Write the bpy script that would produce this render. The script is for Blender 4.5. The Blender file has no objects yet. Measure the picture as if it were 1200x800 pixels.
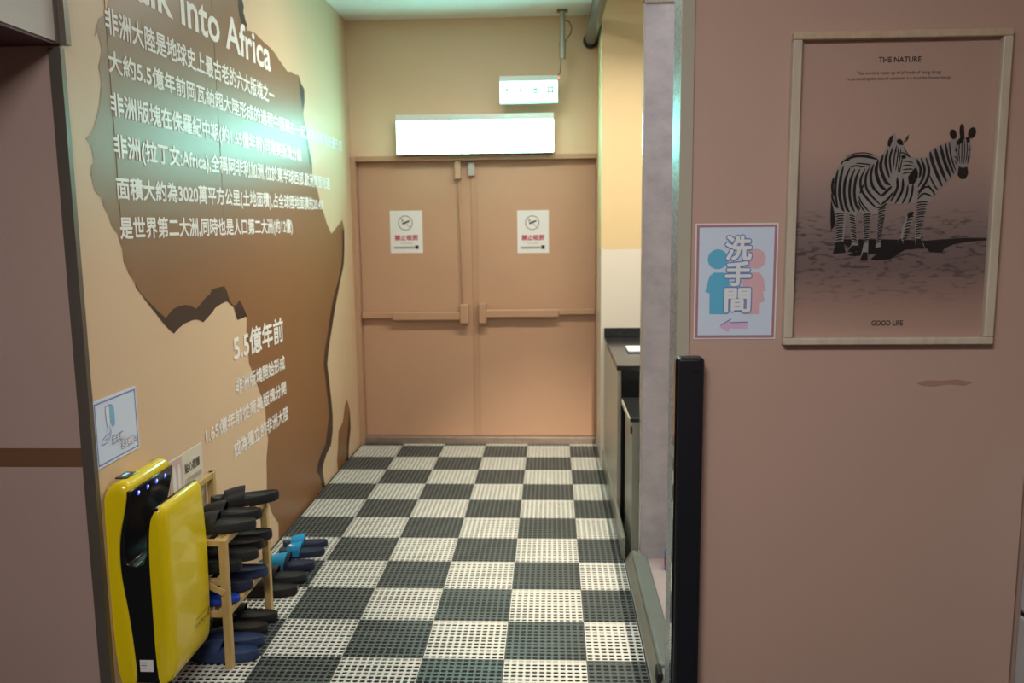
import bpy, bmesh, math, random
from mathutils import Vector, Matrix
random.seed(7)
S = bpy.context.scene
COL = S.collection
PI = math.pi

# ------------------------------------------------------------------ camera
FPX, PIT, YAW, ROL = 992.9, 0.138418522, -0.048007484, -0.0108489104
CAM = Vector((0.330, -5.900, 1.576))
_cp, _sp, _c, _s = math.cos(PIT), math.sin(PIT), math.cos(YAW), math.sin(YAW)
FW = Vector((_s * _cp, _c * _cp, -_sp))
_rt = Vector((_c, -_s, 0)); _up = _rt.cross(FW)
RT = math.cos(ROL) * _rt + math.sin(ROL) * _up
UP = -math.sin(ROL) * _rt + math.cos(ROL) * _up
cd = bpy.data.cameras.new('camera')
cam = bpy.data.objects.new('camera', cd); COL.objects.link(cam)
cam.matrix_world = Matrix(((RT.x, UP.x, -FW.x, CAM.x), (RT.y, UP.y, -FW.y, CAM.y),
                           (RT.z, UP.z, -FW.z, CAM.z), (0, 0, 0, 1)))
cd.sensor_width = 36; cd.lens = FPX / 1200 * 36
cd.clip_start = 0.05; cd.clip_end = 60
cd.dof.use_dof = True; cd.dof.focus_distance = 2.75; cd.dof.aperture_fstop = 3.2
S.camera = cam

# ------------------------------------------------------------------ view, world
S.view_settings.view_transform = 'Standard'
S.view_settings.look = 'None'
S.view_settings.exposure = 0.22
S.view_settings.gamma = 1.0
S.view_settings.use_curve_mapping = False
w = bpy.data.worlds.new('world'); S.world = w; w.use_nodes = True
w.node_tree.nodes['Background'].inputs[0].default_value = (0.8, 0.85, 0.9, 1)
w.node_tree.nodes['Background'].inputs[1].default_value = 0.05


def area(name, loc, target, sx, sy, power, color, spread=180):
    l = bpy.data.lights.new(name, 'AREA'); l.shape = 'RECTANGLE'
    l.size = sx; l.size_y = sy; l.energy = power; l.color = color; l.spread = math.radians(spread)
    o = bpy.data.objects.new(name, l); COL.objects.link(o)
    o.location = loc
    d = Vector(target) - Vector(loc)
    o.rotation_euler = d.to_track_quat('-Z', 'Y').to_euler()
    return o


# ceiling lamps of the place: foyer panel behind the frame, washroom tube, corridor panel
area('foyer_ceiling_lamp', (-0.02, -5.8, 2.93), (-0.02, -5.8, 0), 0.9, 0.5, 66, (1.0, 0.95, 0.90))
area('washroom_tube_lamp', (0.86, -1.45, 2.90), (0.70, -1.45, 0), 0.06, 1.5, 34, (1.0, 0.87, 0.70), 150)
area('corridor_ceiling_lamp', (-0.15, -1.5, 2.94), (-0.15, -1.5, 0), 0.5, 0.25, 15, (1.0, 0.95, 0.86))
area('washroom_ceiling_lamp', (1.55, -2.6, 2.90), (1.55, -2.6, 0), 0.5, 0.5, 14, (0.95, 0.95, 1.0))

# unseen spotlight, added to cast the mat's shadow strip past the added column
sl = bpy.data.lights.new('added_spotlight', 'SPOT'); sl.energy = 1700; sl.color = (1.0, 0.86, 0.66)
sl.spot_size = math.radians(23); sl.spot_blend = 1.0; sl.shadow_soft_size = 0.0012
so = bpy.data.objects.new('added_spotlight', sl); COL.objects.link(so); so.location = (0.606, -7.4, 2.86)
so.rotation_euler = (Vector((0.50, -1.8, 0.0)) - Vector(so.location)).to_track_quat('-Z', 'Y').to_euler()

SIGN_EMIT = 22.0
SIGN_COL = (0.28, 1.0, 0.88)

# ------------------------------------------------------------------ pixel -> plane helpers (measuring the photo)


def ray(px, py):
    return FW + RT * ((px - 600) / FPX) + UP * ((400 - py) / FPX)


def onp(px, py, ax, v):
    d = ray(px, py)
    return CAM + d * ((v - CAM[ax]) / d[ax])


# ------------------------------------------------------------------ materials
MATS = {}


def mat(name, col, rough=0.5, metal=0.0, var=0.06, scale=9.0, spec=0.5, bump=0.0, bscale=120.0, emit=None, estr=0.0,
        coat=0.0, alpha=1.0, trans=0.0, ior=1.45):
    m = bpy.data.materials.new(name); m.use_nodes = True
    nt = m.node_tree; b = nt.nodes['Principled BSDF']
    tc = nt.nodes.new('ShaderNodeTexCoord')
    nz = nt.nodes.new('ShaderNodeTexNoise'); nz.inputs['Scale'].default_value = scale
    nz.inputs['Detail'].default_value = 4
    nt.links.new(tc.outputs['Object'], nz.inputs['Vector'])
    mix = nt.nodes.new('ShaderNodeMix'); mix.data_type = 'RGBA'
    a = [min(1, c * (1 + var)) for c in col] + [1]; d = [c * (1 - var) for c in col] + [1]
    mix.inputs[6].default_value = d; mix.inputs[7].default_value = a
    nt.links.new(nz.outputs['Fac'], mix.inputs[0])
    nt.links.new(mix.outputs[2], b.inputs['Base Color'])
    b.inputs['Roughness'].default_value = rough; b.inputs['Metallic'].default_value = metal
    b.inputs['Specular IOR Level'].default_value = spec
    b.inputs['Coat Weight'].default_value = coat
    b.inputs['IOR'].default_value = ior
    if alpha < 1: b.inputs['Alpha'].default_value = alpha
    if trans: b.inputs['Transmission Weight'].default_value = trans
    if emit:
        b.inputs['Emission Color'].default_value = (*emit, 1); b.inputs['Emission Strength'].default_value = estr
    if bump:
        n2 = nt.nodes.new('ShaderNodeTexNoise'); n2.inputs['Scale'].default_value = bscale
        n2.inputs['Detail'].default_value = 3
        nt.links.new(tc.outputs['Object'], n2.inputs['Vector'])
        bp = nt.nodes.new('ShaderNodeBump'); bp.inputs['Strength'].default_value = bump
        bp.inputs['Distance'].default_value = 0.01
        nt.links.new(n2.outputs['Fac'], bp.inputs['Height'])
        nt.links.new(bp.outputs['Normal'], b.inputs['Normal'])
    MATS[name] = m
    return m


def wood(name, c1, c2, rough=0.5, stretch=(40, 3, 40)):
    m = mat(name, c1, rough)
    nt = m.node_tree; b = nt.nodes['Principled BSDF']
    tc = nt.nodes.new('ShaderNodeTexCoord'); mp = nt.nodes.new('ShaderNodeMapping')
    mp.inputs['Scale'].default_value = stretch
    nz = nt.nodes.new('ShaderNodeTexNoise'); nz.inputs['Scale'].default_value = 1.5; nz.inputs['Detail'].default_value = 5
    rp = nt.nodes.new('ShaderNodeValToRGB')
    rp.color_ramp.elements[0].color = (*c2, 1); rp.color_ramp.elements[0].position = 0.3
    rp.color_ramp.elements[1].color = (*c1, 1); rp.color_ramp.elements[1].position = 0.7
    nt.links.new(tc.outputs['Object'], mp.inputs['Vector']); nt.links.new(mp.outputs['Vector'], nz.inputs['Vector'])
    nt.links.new(nz.outputs['Fac'], rp.inputs['Fac']); nt.links.new(rp.outputs['Color'], b.inputs['Base Color'])
    return m


def ramp_noise(name, stops, scale, rough=0.5, detail=8, stretch=(1, 1, 1), spec=0.5):
    m = mat(name, stops[0][1], rough, spec=spec)
    nt = m.node_tree; b = nt.nodes['Principled BSDF']
    tc = nt.nodes.new('ShaderNodeTexCoord'); mp = nt.nodes.new('ShaderNodeMapping'); mp.inputs['Scale'].default_value = stretch
    nz = nt.nodes.new('ShaderNodeTexNoise'); nz.inputs['Scale'].default_value = scale; nz.inputs['Detail'].default_value = detail
    nz.inputs['Roughness'].default_value = 0.65
    rp = nt.nodes.new('ShaderNodeValToRGB')
    e = rp.color_ramp.elements
    e[0].position, e[0].color = stops[0][0], (*stops[0][1], 1)
    e[1].position, e[1].color = stops[-1][0], (*stops[-1][1], 1)
    for p, c in stops[1:-1]:
        k = e.new(p); k.color = (*c, 1)
    nt.links.new(tc.outputs['Object'], mp.inputs['Vector']); nt.links.new(mp.outputs['Vector'], nz.inputs['Vector'])
    nt.links.new(nz.outputs['Fac'], rp.inputs['Fac']); nt.links.new(rp.outputs['Color'], b.inputs['Base Color'])
    return m


M_TAN = mat('mural_tan', (0.69, 0.505, 0.335), 0.46, var=0.03, scale=3, spec=0.45, bump=0.02, bscale=300)
M_BROWN = mat('mural_brown', (0.25, 0.115, 0.045), 0.42, var=0.06, scale=5, spec=0.8)
M_DKBROWN = mat('mural_dark_brown', (0.045, 0.022, 0.018), 0.42, var=0.06)
M_MTEXT = mat('mural_lettering', (0.90, 0.89, 0.87), 0.42, var=0.02)
M_PINK = mat('pink_wall_paint', (0.52, 0.36, 0.30), 0.55, var=0.03, scale=2.5, bump=0.05, bscale=260)
M_PINKD = mat('mauve_wall_paint', (0.42, 0.30, 0.27), 0.6, var=0.04, scale=3, bump=0.05, bscale=200)
M_SALMON = mat('salmon_wall_paint', (0.74, 0.53, 0.36), 0.55, var=0.04, scale=2, bump=0.04, bscale=160)
M_DOOR = mat('salmon_door_paint', (0.50, 0.305, 0.20), 0.42, var=0.07, scale=2.2, bump=0.03, bscale=120)
M_DOORTRIM = mat('salmon_door_metal', (0.46, 0.28, 0.18), 0.38, var=0.05, scale=6)
M_CEIL = mat('white_ceiling', (0.86, 0.86, 0.84), 0.7, var=0.02)
M_YELLOW = mat('yellow_wall_paint', (0.72, 0.56, 0.31), 0.5, var=0.03)
M_CREAMTILE = mat('cream_wall_tile', (0.74, 0.70, 0.60), 0.25, var=0.02)
M_MAROON = mat('maroon_soffit', (0.10, 0.035, 0.04), 0.6, var=0.08)
M_GREYWALL = mat('pale_grey_paint', (0.56, 0.53, 0.49), 0.6, var=0.03)
M_STRIPE = mat('brown_stripe', (0.16, 0.075, 0.04), 0.5, var=0.05)
M_TRIMMETAL = mat('dull_metal_trim', (0.16, 0.14, 0.12), 0.4, metal=0.5, var=0.1)
M_STEEL = mat('brushed_threshold', (0.30, 0.24, 0.20), 0.35, metal=0.5, var=0.25, scale=25)
M_SUBFLOOR = mat('dark_concrete_floor', (0.016, 0.018, 0.019), 0.8, var=0.3, scale=15)
M_FOYERFLOOR = mat('foyer_floor', (0.20, 0.19, 0.18), 0.5, var=0.1)
M_WHITEMAT = mat('white_mat_plastic', (0.58, 0.59, 0.55), 0.45, var=0.05, scale=14)
M_DARKMAT = mat('charcoal_mat_plastic', (0.078, 0.092, 0.092), 0.38, var=0.12, scale=14)
M_KERB = mat('grey_kerb_stone', (0.24, 0.235, 0.20), 0.5, var=0.12, scale=12)
M_SILL = mat('green_grey_stone', (0.17, 0.20, 0.175), 0.4, var=0.12, scale=18)
M_CONCRETE = ramp_noise('concrete_board', [(0.30, (0.38, 0.375, 0.40)), (0.5, (0.47, 0.46, 0.485)), (0.72, (0.56, 0.545, 0.565))], 7, 0.45, stretch=(1, 1, 1.6))
M_TERRAZZO = ramp_noise('speckled_terrazzo', [(0.36, (0.10, 0.13, 0.17)), (0.46, (0.30, 0.34, 0.40)), (0.7, (0.42, 0.47, 0.53))], 90, 0.4, detail=2)
M_JAMB = mat('pale_jamb_paint', (0.44, 0.42, 0.34), 0.5, var=0.04)
M_EDGE = mat('polished_edge', (0.62, 0.66, 0.62), 0.2, metal=0.6, var=0.03)
M_BLACKSTONE = ramp_noise('black_granite', [(0.4, (0.012, 0.012, 0.013)), (0.75, (0.05, 0.05, 0.05))], 160, 0.16, detail=2)
M_CABINET = mat('grey_cabinet_panel', (0.40, 0.37, 0.31), 0.35, var=0.08, scale=6)
M_CABINETD = mat('grey_green_panel', (0.26, 0.27, 0.23), 0.32, var=0.10, scale=6)
M_BLACKPL = mat('black_plastic', (0.012, 0.013, 0.018), 0.30, var=0.1)
M_BLACKGL = mat('glossy_black_plastic', (0.010, 0.010, 0.012), 0.12, var=0.1)
M_BLACKRUB = mat('black_rubber', (0.015, 0.015, 0.015), 0.6, var=0.1)
M_YEL = mat('glossy_yellow_plastic', (0.72, 0.56, 0.004), 0.24, var=0.02, coat=0.4)
M_SCREEN = mat('small_screen', (0.01, 0.012, 0.015), 0.1, var=0.0)
M_SCREENLIT = mat('lit_screen_digits', (0.1, 0.25, 0.3), 0.3, emit=(0.25, 0.7, 0.9), estr=0.6)
M_LED = mat('blue_led', (0.02, 0.03, 0.3), 0.3, emit=(0.05, 0.08, 1.0), estr=2.2)
M_LEDHOT = mat('bright_blue_led', (0.1, 0.15, 0.8), 0.3, emit=(0.35, 0.45, 1.0), estr=2.4)
M_PAPER = mat('white_paper', (0.74, 0.74, 0.75), 0.5, var=0.015)
M_LAMPAPER = mat('laminated_paper', (0.66, 0.78, 0.96), 0.22, var=0.015)
M_CREAMPAPER = mat('cream_notice_card', (0.70, 0.66, 0.56), 0.4, var=0.02)
M_GREYINK = mat('grey_ink', (0.22, 0.22, 0.22), 0.5)
M_DARKINK = mat('dark_ink', (0.035, 0.032, 0.03), 0.5)
M_REDINK = mat('red_ink', (0.45, 0.06, 0.10), 0.5)
M_BLUEINK = mat('blue_violet_ink', (0.20, 0.22, 0.50), 0.5)
M_PALEPINK = mat('pale_pink_ink', (0.60, 0.46, 0.44), 0.5)
M_LTBLUE = mat('light_blue_ink', (0.22, 0.50, 0.72), 0.4)
M_SKYBLUE = mat('sky_blue_ink', (0.13, 0.50, 0.76), 0.3)
M_ROSE = mat('rose_ink', (0.74, 0.48, 0.54), 0.3)
M_MAUVE = mat('mauve_border_ink', (0.44, 0.22, 0.28), 0.35)
M_PINKARROW = mat('pink_arrow_ink', (0.72, 0.50, 0.76), 0.3)
M_OUTL = mat('blue_outline_ink', (0.17, 0.30, 0.60), 0.35)
M_PALE = mat('pale_lettering', (0.80, 0.84, 0.90), 0.3)
M_PALEWOOD = wood('pale_frame_wood', (0.60, 0.48, 0.34), (0.50, 0.39, 0.27), 0.45)
M_FRAMEWOOD = wood('whitewashed_frame_wood', (0.60, 0.54, 0.44), (0.52, 0.45, 0.36), 0.45, (30, 30, 4))
M_RACKWOOD = wood('bamboo', (0.56, 0.40, 0.17), (0.44, 0.30, 0.11), 0.42, (30, 30, 4))
M_SLBLACK = mat('black_eva', (0.011, 0.012, 0.014), 0.55, var=0.1, bump=0.05)
M_SLCHAR = mat('charcoal_eva', (0.018, 0.020, 0.023), 0.55, var=0.1, bump=0.05)
M_SLBROWN = mat('brown_black_eva', (0.017, 0.013, 0.012), 0.55, var=0.1, bump=0.05)
M_SLNAVY = mat('navy_eva', (0.022, 0.042, 0.11), 0.5, var=0.1, bump=0.05)
M_SLDNAVY = mat('dark_navy_eva', (0.016, 0.024, 0.055), 0.5, var=0.1, bump=0.05)
M_SLCOBALT = mat('cobalt_eva', (0.012, 0.05, 0.38), 0.45, var=0.1)
M_SLCYAN = mat('cyan_eva', (0.015, 0.30, 0.58), 0.4, var=0.06)
M_PIPE = mat('dark_grey_pipe', (0.045, 0.06, 0.06), 0.2, metal=0.4, var=0.1)
M_CONDUIT = mat('grey_conduit', (0.42, 0.42, 0.38), 0.4, metal=0.5, var=0.1)
M_SIGNBODY = mat('light_grey_sign_housing', (0.70, 0.80, 0.78), 0.4, var=0.03)
M_SIGNLIT = mat('lit_sign_panel', (0.9, 0.95, 0.95), 0.4, emit=SIGN_COL, estr=SIGN_EMIT)
M_SIGNINK = mat('sign_lettering', (0.10, 0.22, 0.20), 0.4)
M_SIGNLITS = mat('lit_small_sign_panel', (0.9, 0.95, 0.95), 0.4, emit=(0.45, 1.0, 0.88), estr=2.6)
M_SIGNFAINT = mat('lit_sign_faint_print', (0.8, 0.95, 0.98), 0.4, emit=(0.62, 0.9, 0.9), estr=1.0)
M_REDLED = mat('red_led', (0.8, 0.2, 0.2), 0.4, emit=(1.0, 0.3, 0.3), estr=1.2)
M_WHITECAB = mat('white_cabinet_paint', (0.50, 0.54, 0.56), 0.35, var=0.02)
M_ZLIGHT = mat('zebra_print_light', (0.33, 0.305, 0.295), 0.5, var=0.12, scale=40)
M_ZDARK = mat('zebra_print_dark', (0.010, 0.010, 0.012), 0.5, var=0.1)
M_STAIN = mat('brown_scuff', (0.44, 0.23, 0.15), 0.6, alpha=0.35)
M_TILEFLOOR = mat('pinkish_washroom_floor', (0.55, 0.47, 0.44), 0.3, var=0.06)
M_BLUEBOT = mat('blue_bottle_plastic', (0.05, 0.20, 0.60), 0.3)
M_REDBOT = mat('red_bottle_label', (0.40, 0.03, 0.05), 0.4)
M_ALU = mat('grey_door_closer', (0.45, 0.44, 0.42), 0.35, metal=0.4)
M_SEAM = mat('mural_seam', (0.225, 0.11, 0.045), 0.5)

# poster print: photograph of dusty ground printed on a transparent sheet
M_PRINT = mat('poster_print', (0.40, 0.26, 0.21), 0.5)


def make_print(z_top, z_bot):
    nt = M_PRINT.node_tree; b = nt.nodes['Principled BSDF']
    ge = nt.nodes.new('ShaderNodeTexCoord'); sep = nt.nodes.new('ShaderNodeSeparateXYZ')
    nt.links.new(ge.outputs['Object'], sep.inputs[0])
    mr = nt.nodes.new('ShaderNodeMapRange'); mr.inputs[1].default_value = z_top; mr.inputs[2].default_value = z_bot
    nt.links.new(sep.outputs['Z'], mr.inputs[0])
    rp = nt.nodes.new('ShaderNodeValToRGB'); e = rp.color_ramp.elements
    sky = (0.52, 0.36, 0.30, 1); dust = (0.36, 0.265, 0.245, 1); gr = (0.21, 0.16, 0.16, 1)
    e[0].position, e[0].color = 0.0, sky
    e[1].position, e[1].color = 1.0, (0.53, 0.36, 0.30, 1)
    for p, c in ((0.35, sky), (0.52, dust), (0.68, gr), (0.76, (0.20, 0.145, 0.14, 1)), (0.90, (0.42, 0.28, 0.235, 1))):
        k = e.new(p); k.color = c
    nt.links.new(mr.outputs[0], rp.inputs['Fac'])
    nz = nt.nodes.new('ShaderNodeTexNoise'); nz.inputs['Scale'].default_value = 60; nz.inputs['Detail'].default_value = 6
    mp = nt.nodes.new('ShaderNodeMapping'); mp.inputs['Scale'].default_value = (0.5, 1, 1.6)
    nt.links.new(ge.outputs['Object'], mp.inputs[0]); nt.links.new(mp.outputs[0], nz.inputs['Vector'])
    sp = nt.nodes.new('ShaderNodeMapRange'); sp.inputs[1].default_value = 0.53; sp.inputs[2].default_value = 0.63
    nt.links.new(nz.outputs['Fac'], sp.inputs[0])
    band = nt.nodes.new('ShaderNodeValToRGB'); e = band.color_ramp.elements
    e[0].position, e[0].color = 0.55, (0, 0, 0, 1); e[1].position, e[1].color = 0.9, (0, 0, 0, 1)
    for p, v in ((0.62, 0.7), (0.75, 0.7)):
        k = e.new(p); k.color = (v, v, v, 1)
    nt.links.new(mr.outputs[0], band.inputs['Fac'])
    mu = nt.nodes.new('ShaderNodeMath'); mu.operation = 'MULTIPLY'
    nt.links.new(sp.outputs[0], mu.inputs[0]); nt.links.new(band.outputs['Color'], mu.inputs[1])
    mx = nt.nodes.new('ShaderNodeMix'); mx.data_type = 'RGBA'; mx.inputs[7].default_value = (0.04, 0.03, 0.03, 1)
    nt.links.new(mu.outputs[0], mx.inputs[0]); nt.links.new(rp.outputs['Color'], mx.inputs[6])
    nt.links.new(mx.outputs[2], b.inputs['Base Color'])


def make_glass():
    m = bpy.data.materials.new('clear_pane'); m.use_nodes = True
    nt = m.node_tree; nt.nodes.clear()
    out = nt.nodes.new('ShaderNodeOutputMaterial'); mx = nt.nodes.new('ShaderNodeMixShader')
    tr = nt.nodes.new('ShaderNodeBsdfTransparent'); gl = nt.nodes.new('ShaderNodeBsdfGlossy')
    tr.inputs[0].default_value = (1, 1, 1, 1)
    gl.inputs['Roughness'].default_value = 0.03
    fr = nt.nodes.new('ShaderNodeLayerWeight'); fr.inputs['Blend'].default_value = 0.12
    nt.links.new(fr.outputs['Facing'], mx.inputs[0]); nt.links.new(tr.outputs[0], mx.inputs[1]); nt.links.new(gl.outputs[0], mx.inputs[2])
    nt.links.new(mx.outputs[0], out.inputs[0])
    return m


M_GLASS = make_glass()

# ------------------------------------------------------------------ mesh helpers


def box(bm, x0, x1, y0, y1, z0, z1):
    v = [bm.verts.new(p) for p in ((x0, y0, z0), (x1, y0, z0), (x1, y1, z0), (x0, y1, z0),
                                   (x0, y0, z1), (x1, y0, z1), (x1, y1, z1), (x0, y1, z1))]
    for f in ((0, 3, 2, 1), (4, 5, 6, 7), (0, 1, 5, 4), (1, 2, 6, 5), (2, 3, 7, 6), (3, 0, 4, 7)):
        bm.faces.new([v[i] for i in f])


def bar(bm, a, b, w, h, up=(0, 0, 1)):
    a, b = Vector(a), Vector(b); d = (b - a).normalized()
    s = d.cross(Vector(up))
    if s.length < 1e-4: s = d.cross(Vector((0, 1, 0)))
    s.normalize(); u = s.cross(d)
    r = []
    for p in (a, b):
        r.append([bm.verts.new(p + s * (sx * w / 2) + u * (sy * h / 2)) for sx, sy in ((-1, -1), (1, -1), (1, 1), (-1, 1))])
    bm.faces.new(r[0][::-1]); bm.faces.new(r[1])
    for i in range(4):
        j = (i + 1) % 4
        bm.faces.new((r[0][i], r[0][j], r[1][j], r[1][i]))


def tube(bm, pts, r, n=12, cap=True):
    pts = [Vector(p) for p in pts]; rings = []
    prev = None
    for i, p in enumerate(pts):
        d = (pts[min(i + 1, len(pts) - 1)] - pts[max(i - 1, 0)]).normalized()
        if prev is None:
            s = d.cross(Vector((0, 0, 1)))
            if s.length < 1e-3: s = d.cross(Vector((0, 1, 0)))
        else:
            s = prev - d * prev.dot(d)
        s.normalize(); prev = s; u = d.cross(s)
        rr = r[i] if hasattr(r, '__len__') else r
        rings.append([bm.verts.new(p + s * (rr * math.cos(2 * PI * k / n)) + u * (rr * math.sin(2 * PI * k / n))) for k in range(n)])
    for a, b in zip(rings, rings[1:]):
        for k in range(n):
            bm.faces.new((a[k], a[(k + 1) % n], b[(k + 1) % n], b[k]))
    if cap:
        bm.faces.new(rings[0][::-1]); bm.faces.new(rings[-1])


def prism_y(bm, prof, y0, y1):
    a = [bm.verts.new((x, y0, z)) for x, z in prof]; b = [bm.verts.new((x, y1, z)) for x, z in prof]
    n = len(prof)
    bm.faces.new(a); bm.faces.new(b[::-1])
    for i in range(n):
        j = (i + 1) % n
        bm.faces.new((a[j], a[i], b[i], b[j]))


def flat(bm, pts):
    return bm.faces.new([bm.verts.new(p) for p in pts])


def ribbon(bm, pts, wd, nrm, taper=True):
    """flat printed stroke of width wd along pts, lying in the plane with normal nrm"""
    pts = [Vector(p) for p in pts]
    # resample smooth
    q = []
    n = len(pts)
    for i in range(n - 1):
        p0, p1, p2, p3 = pts[max(i - 1, 0)], pts[i], pts[i + 1], pts[min(i + 2, n - 1)]
        for k in range(6):
            t = k / 6
            q.append(0.5 * ((2 * p1) + (p2 - p0) * t + (2 * p0 - 5 * p1 + 4 * p2 - p3) * t * t + (3 * p1 - p0 - 3 * p2 + p3) * t ** 3))
    q.append(pts[-1])
    L = []
    m = len(q)
    for i, p in enumerate(q):
        d = (q[min(i + 1, m - 1)] - q[max(i - 1, 0)]).normalized()
        s = d.cross(nrm).normalized()
        t = i / (m - 1)
        f = (0.35 + 0.65 * min(1, 4 * min(t, 1 - t))) if taper else 1
        L.append((bm.verts.new(p - s * wd * f / 2), bm.verts.new(p + s * wd * f / 2)))
    for a, b in zip(L, L[1:]):
        bm.faces.new((a[0], a[1], b[1], b[0]))


def obj(name, bm, m, parent=None, bevel=0.0, seg=2, smooth=0, recalc=True):
    if recalc: bmesh.ops.recalc_face_normals(bm, faces=bm.faces)
    me = bpy.data.meshes.new(name); bm.to_mesh(me); bm.free()
    me.materials.append(m)
    o = bpy.data.objects.new(name, me); COL.objects.link(o)
    if smooth:
        for p in me.polygons: p.use_smooth = True
        me.set_sharp_from_angle(angle=math.radians(smooth))
    if bevel:
        bv = o.modifiers.new('bevel', 'BEVEL'); bv.width = bevel; bv.segments = seg; bv.limit_method = 'ANGLE'
        bv.angle_limit = math.radians(35)
        if not smooth:
            for p in me.polygons: p.use_smooth = True
            me.set_sharp_from_angle(angle=math.radians(30))
            wn = o.modifiers.new('wn', 'WEIGHTED_NORMAL'); wn.keep_sharp = True
    if parent:
        o.parent = parent
        o.matrix_parent_inverse = Matrix.Translation(-Vector(parent.location)) if parent.type == 'EMPTY' else Matrix()
    return o


def NB(): return bmesh.new()


def thing(name, label, cat, loc=(0, 0, 0), group=None):
    o = bpy.data.objects.new(name, None); COL.objects.link(o); o.location = loc
    o.empty_display_size = 0.1
    o['label'] = label; o['category'] = cat
    if group: o['group'] = group
    return o


def tag(o, label, cat, group=None):
    o['label'] = label; o['category'] = cat
    if group: o['group'] = group
    return o


def struct(name, bm, m, parent=None, bevel=0.0, label=None):
    o = obj(name, bm, m, parent, bevel)
    if not parent: o['kind'] = 'structure'
    if label: o['label'] = label
    return o


def sbox(name, m, *a, parent=None, bevel=0.0):
    bm = NB(); box(bm, *a); return struct(name, bm, m, parent, bevel)


def pbox(name, m, parent, *a, bevel=0.0, label=None):
    bm = NB(); box(bm, *a); o = obj(name, bm, m, parent, bevel)
    if label: o['label'] = label
    return o


def glyphs(body, bold=0.0):
    c = bpy.data.curves.new('lettering', 'FONT'); c.body = body; c.size = 1; c.offset = bold; c.resolution_u = 3
    t = bpy.data.objects.new('lettering', c); COL.objects.link(t)
    dg = bpy.context.evaluated_depsgraph_get(); dg.update()
    me = bpy.data.meshes.new_from_object(t.evaluated_get(dg))
    bpy.data.objects.remove(t); bpy.data.curves.remove(c)
    v = [(q.co.x, q.co.y) for q in me.vertices]; f = [tuple(p.vertices) for p in me.polygons]
    bpy.data.meshes.remove(me)
    return v, f


def text(name, body, m, parent, O, U, V, width=None, height=None, bold=0.0, align='L', label=None, spread=0.0, sxy=None):
    """flat lettering: O = lower-left corner, U / V unit vectors along and up, fitted to width and glyph height;
    spread = weight added all round (metres)"""
    v, f = glyphs(body, bold)
    xs = [q[0] for q in v]; ys = [q[1] for q in v]
    x0, x1, y0, y1 = min(xs), max(xs), min(ys), max(ys)
    if sxy: sx, sy = sxy
    else:
        sy = height / (y1 - y0) if height else None
        sx = width / (x1 - x0) if width else sy
        if sy is None: sy = sx
    O, U, V = Vector(O), Vector(U), Vector(V); N = U.cross(V)
    if align == 'C': O = O - U * (sx * (x1 - x0) / 2)
    if align == 'R': O = O - U * (sx * (x1 - x0))
    offs = [(0, 0)] + ([(spread * math.cos(k * PI / 4), spread * math.sin(k * PI / 4)) for k in range(8)] if spread else [])
    vv, ff = [], []
    for i, (dx, dy) in enumerate(offs):
        n = len(vv)
        vv += [O + U * ((q[0] - x0) * sx + dx) + V * ((q[1] - y0) * sy + dy) + N * (i * 0.00002) for q in v]
        ff += [tuple(k + n for k in p) for p in f]
    me = bpy.data.meshes.new(name); me.from_pydata(vv, [], ff); me.materials.append(m)
    o = bpy.data.objects.new(name, me); COL.objects.link(o)
    if parent:
        o.parent = parent
        o.matrix_parent_inverse = Matrix.Translation(-Vector(parent.location)) if parent.type == 'EMPTY' else Matrix()
    if label: o['label'] = label
    return o


# ================================================================== THE SETTING
XL = -1.07       # mural wall
YB = 0.08        # wall over the double door
ZC = 2.96        # ceiling
YJ = -3.40       # pink wall with the poster, faces the camera
YF = -3.45       # end of the mural wall

sbox('floor', M_SUBFLOOR, -3.2, 3.2, -8.2, 0.4, -0.10, -0.012)
sbox('ceiling', M_CEIL, -3.2, 3.2, -8.2, 0.4, ZC, ZC + 0.1)
sbox('wall_left', M_TAN, XL - 0.12, XL, YF, 0.3, -0.012, ZC)
bm = NB(); box(bm, XL - 0.12, 0.66, YB, 0.30, 2.035, ZC); box(bm, 0.655, 0.75, YB, 0.30, -0.012, ZC)
struct('wall_back', bm, M_SALMON)
sbox('wall_foyer_left', M_PINKD, -3.2, XL - 0.004, YF - 0.001, YF + 0.12, -0.012, 2.10)
sbox('wall_left_far', M_PINKD, -3.3, -3.2, -8.2, YF + 0.12, -0.012, ZC)
sbox('wall_right_far', M_PINK, 3.2, 3.3, -8.2, 0.4, -0.012, ZC)
sbox('wall_rear', M_PINK, -3.2, 3.2, -8.3, -8.2, -0.012, ZC)
# unseen column added behind the camera to keep the spotlight off the mat's edge
sbox('added_shadow_column', M_PINK, 0.607, 0.95, -6.78, -6.55, -0.012, ZC)
# bulkhead that carries the line of the mural wall on towards the camera
bm = NB(); box(bm, -3.2, XL, -8.2, YF, 2.10, ZC); struct('wall_upper_left', bm, M_GREYWALL)
bm = NB(); box(bm, -3.2, XL - 0.004, -8.2, YF + 0.001, 2.092, 2.0999); struct('trim_1', bm, M_MAROON)
# brown stripe along the left wall
sbox('trim_2', M_STRIPE, -3.2, XL - 0.012, YF - 0.002, YF, 0.853, 0.912)
# metal corner strip in two lengths
bm = NB(); box(bm, XL - 0.03, XL + 0.004, YF - 0.012, YF + 0.004, -0.012, 2.085); box(bm, XL - 0.012, XL + 0.008, YF - 0.016, YF + 0.006, -0.012, 2.085)
struct('trim_3', bm, M_TRIMMETAL)
bm = NB(); box(bm, XL - 0.02, XL + 0.004, YF - 0.022, YF + 0.012, 2.095, ZC); box(bm, XL, XL + 0.022, YF - 0.006, YF + 0.02, 2.095, ZC)
struct('trim_4', bm, M_TRIMMETAL)
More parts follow.
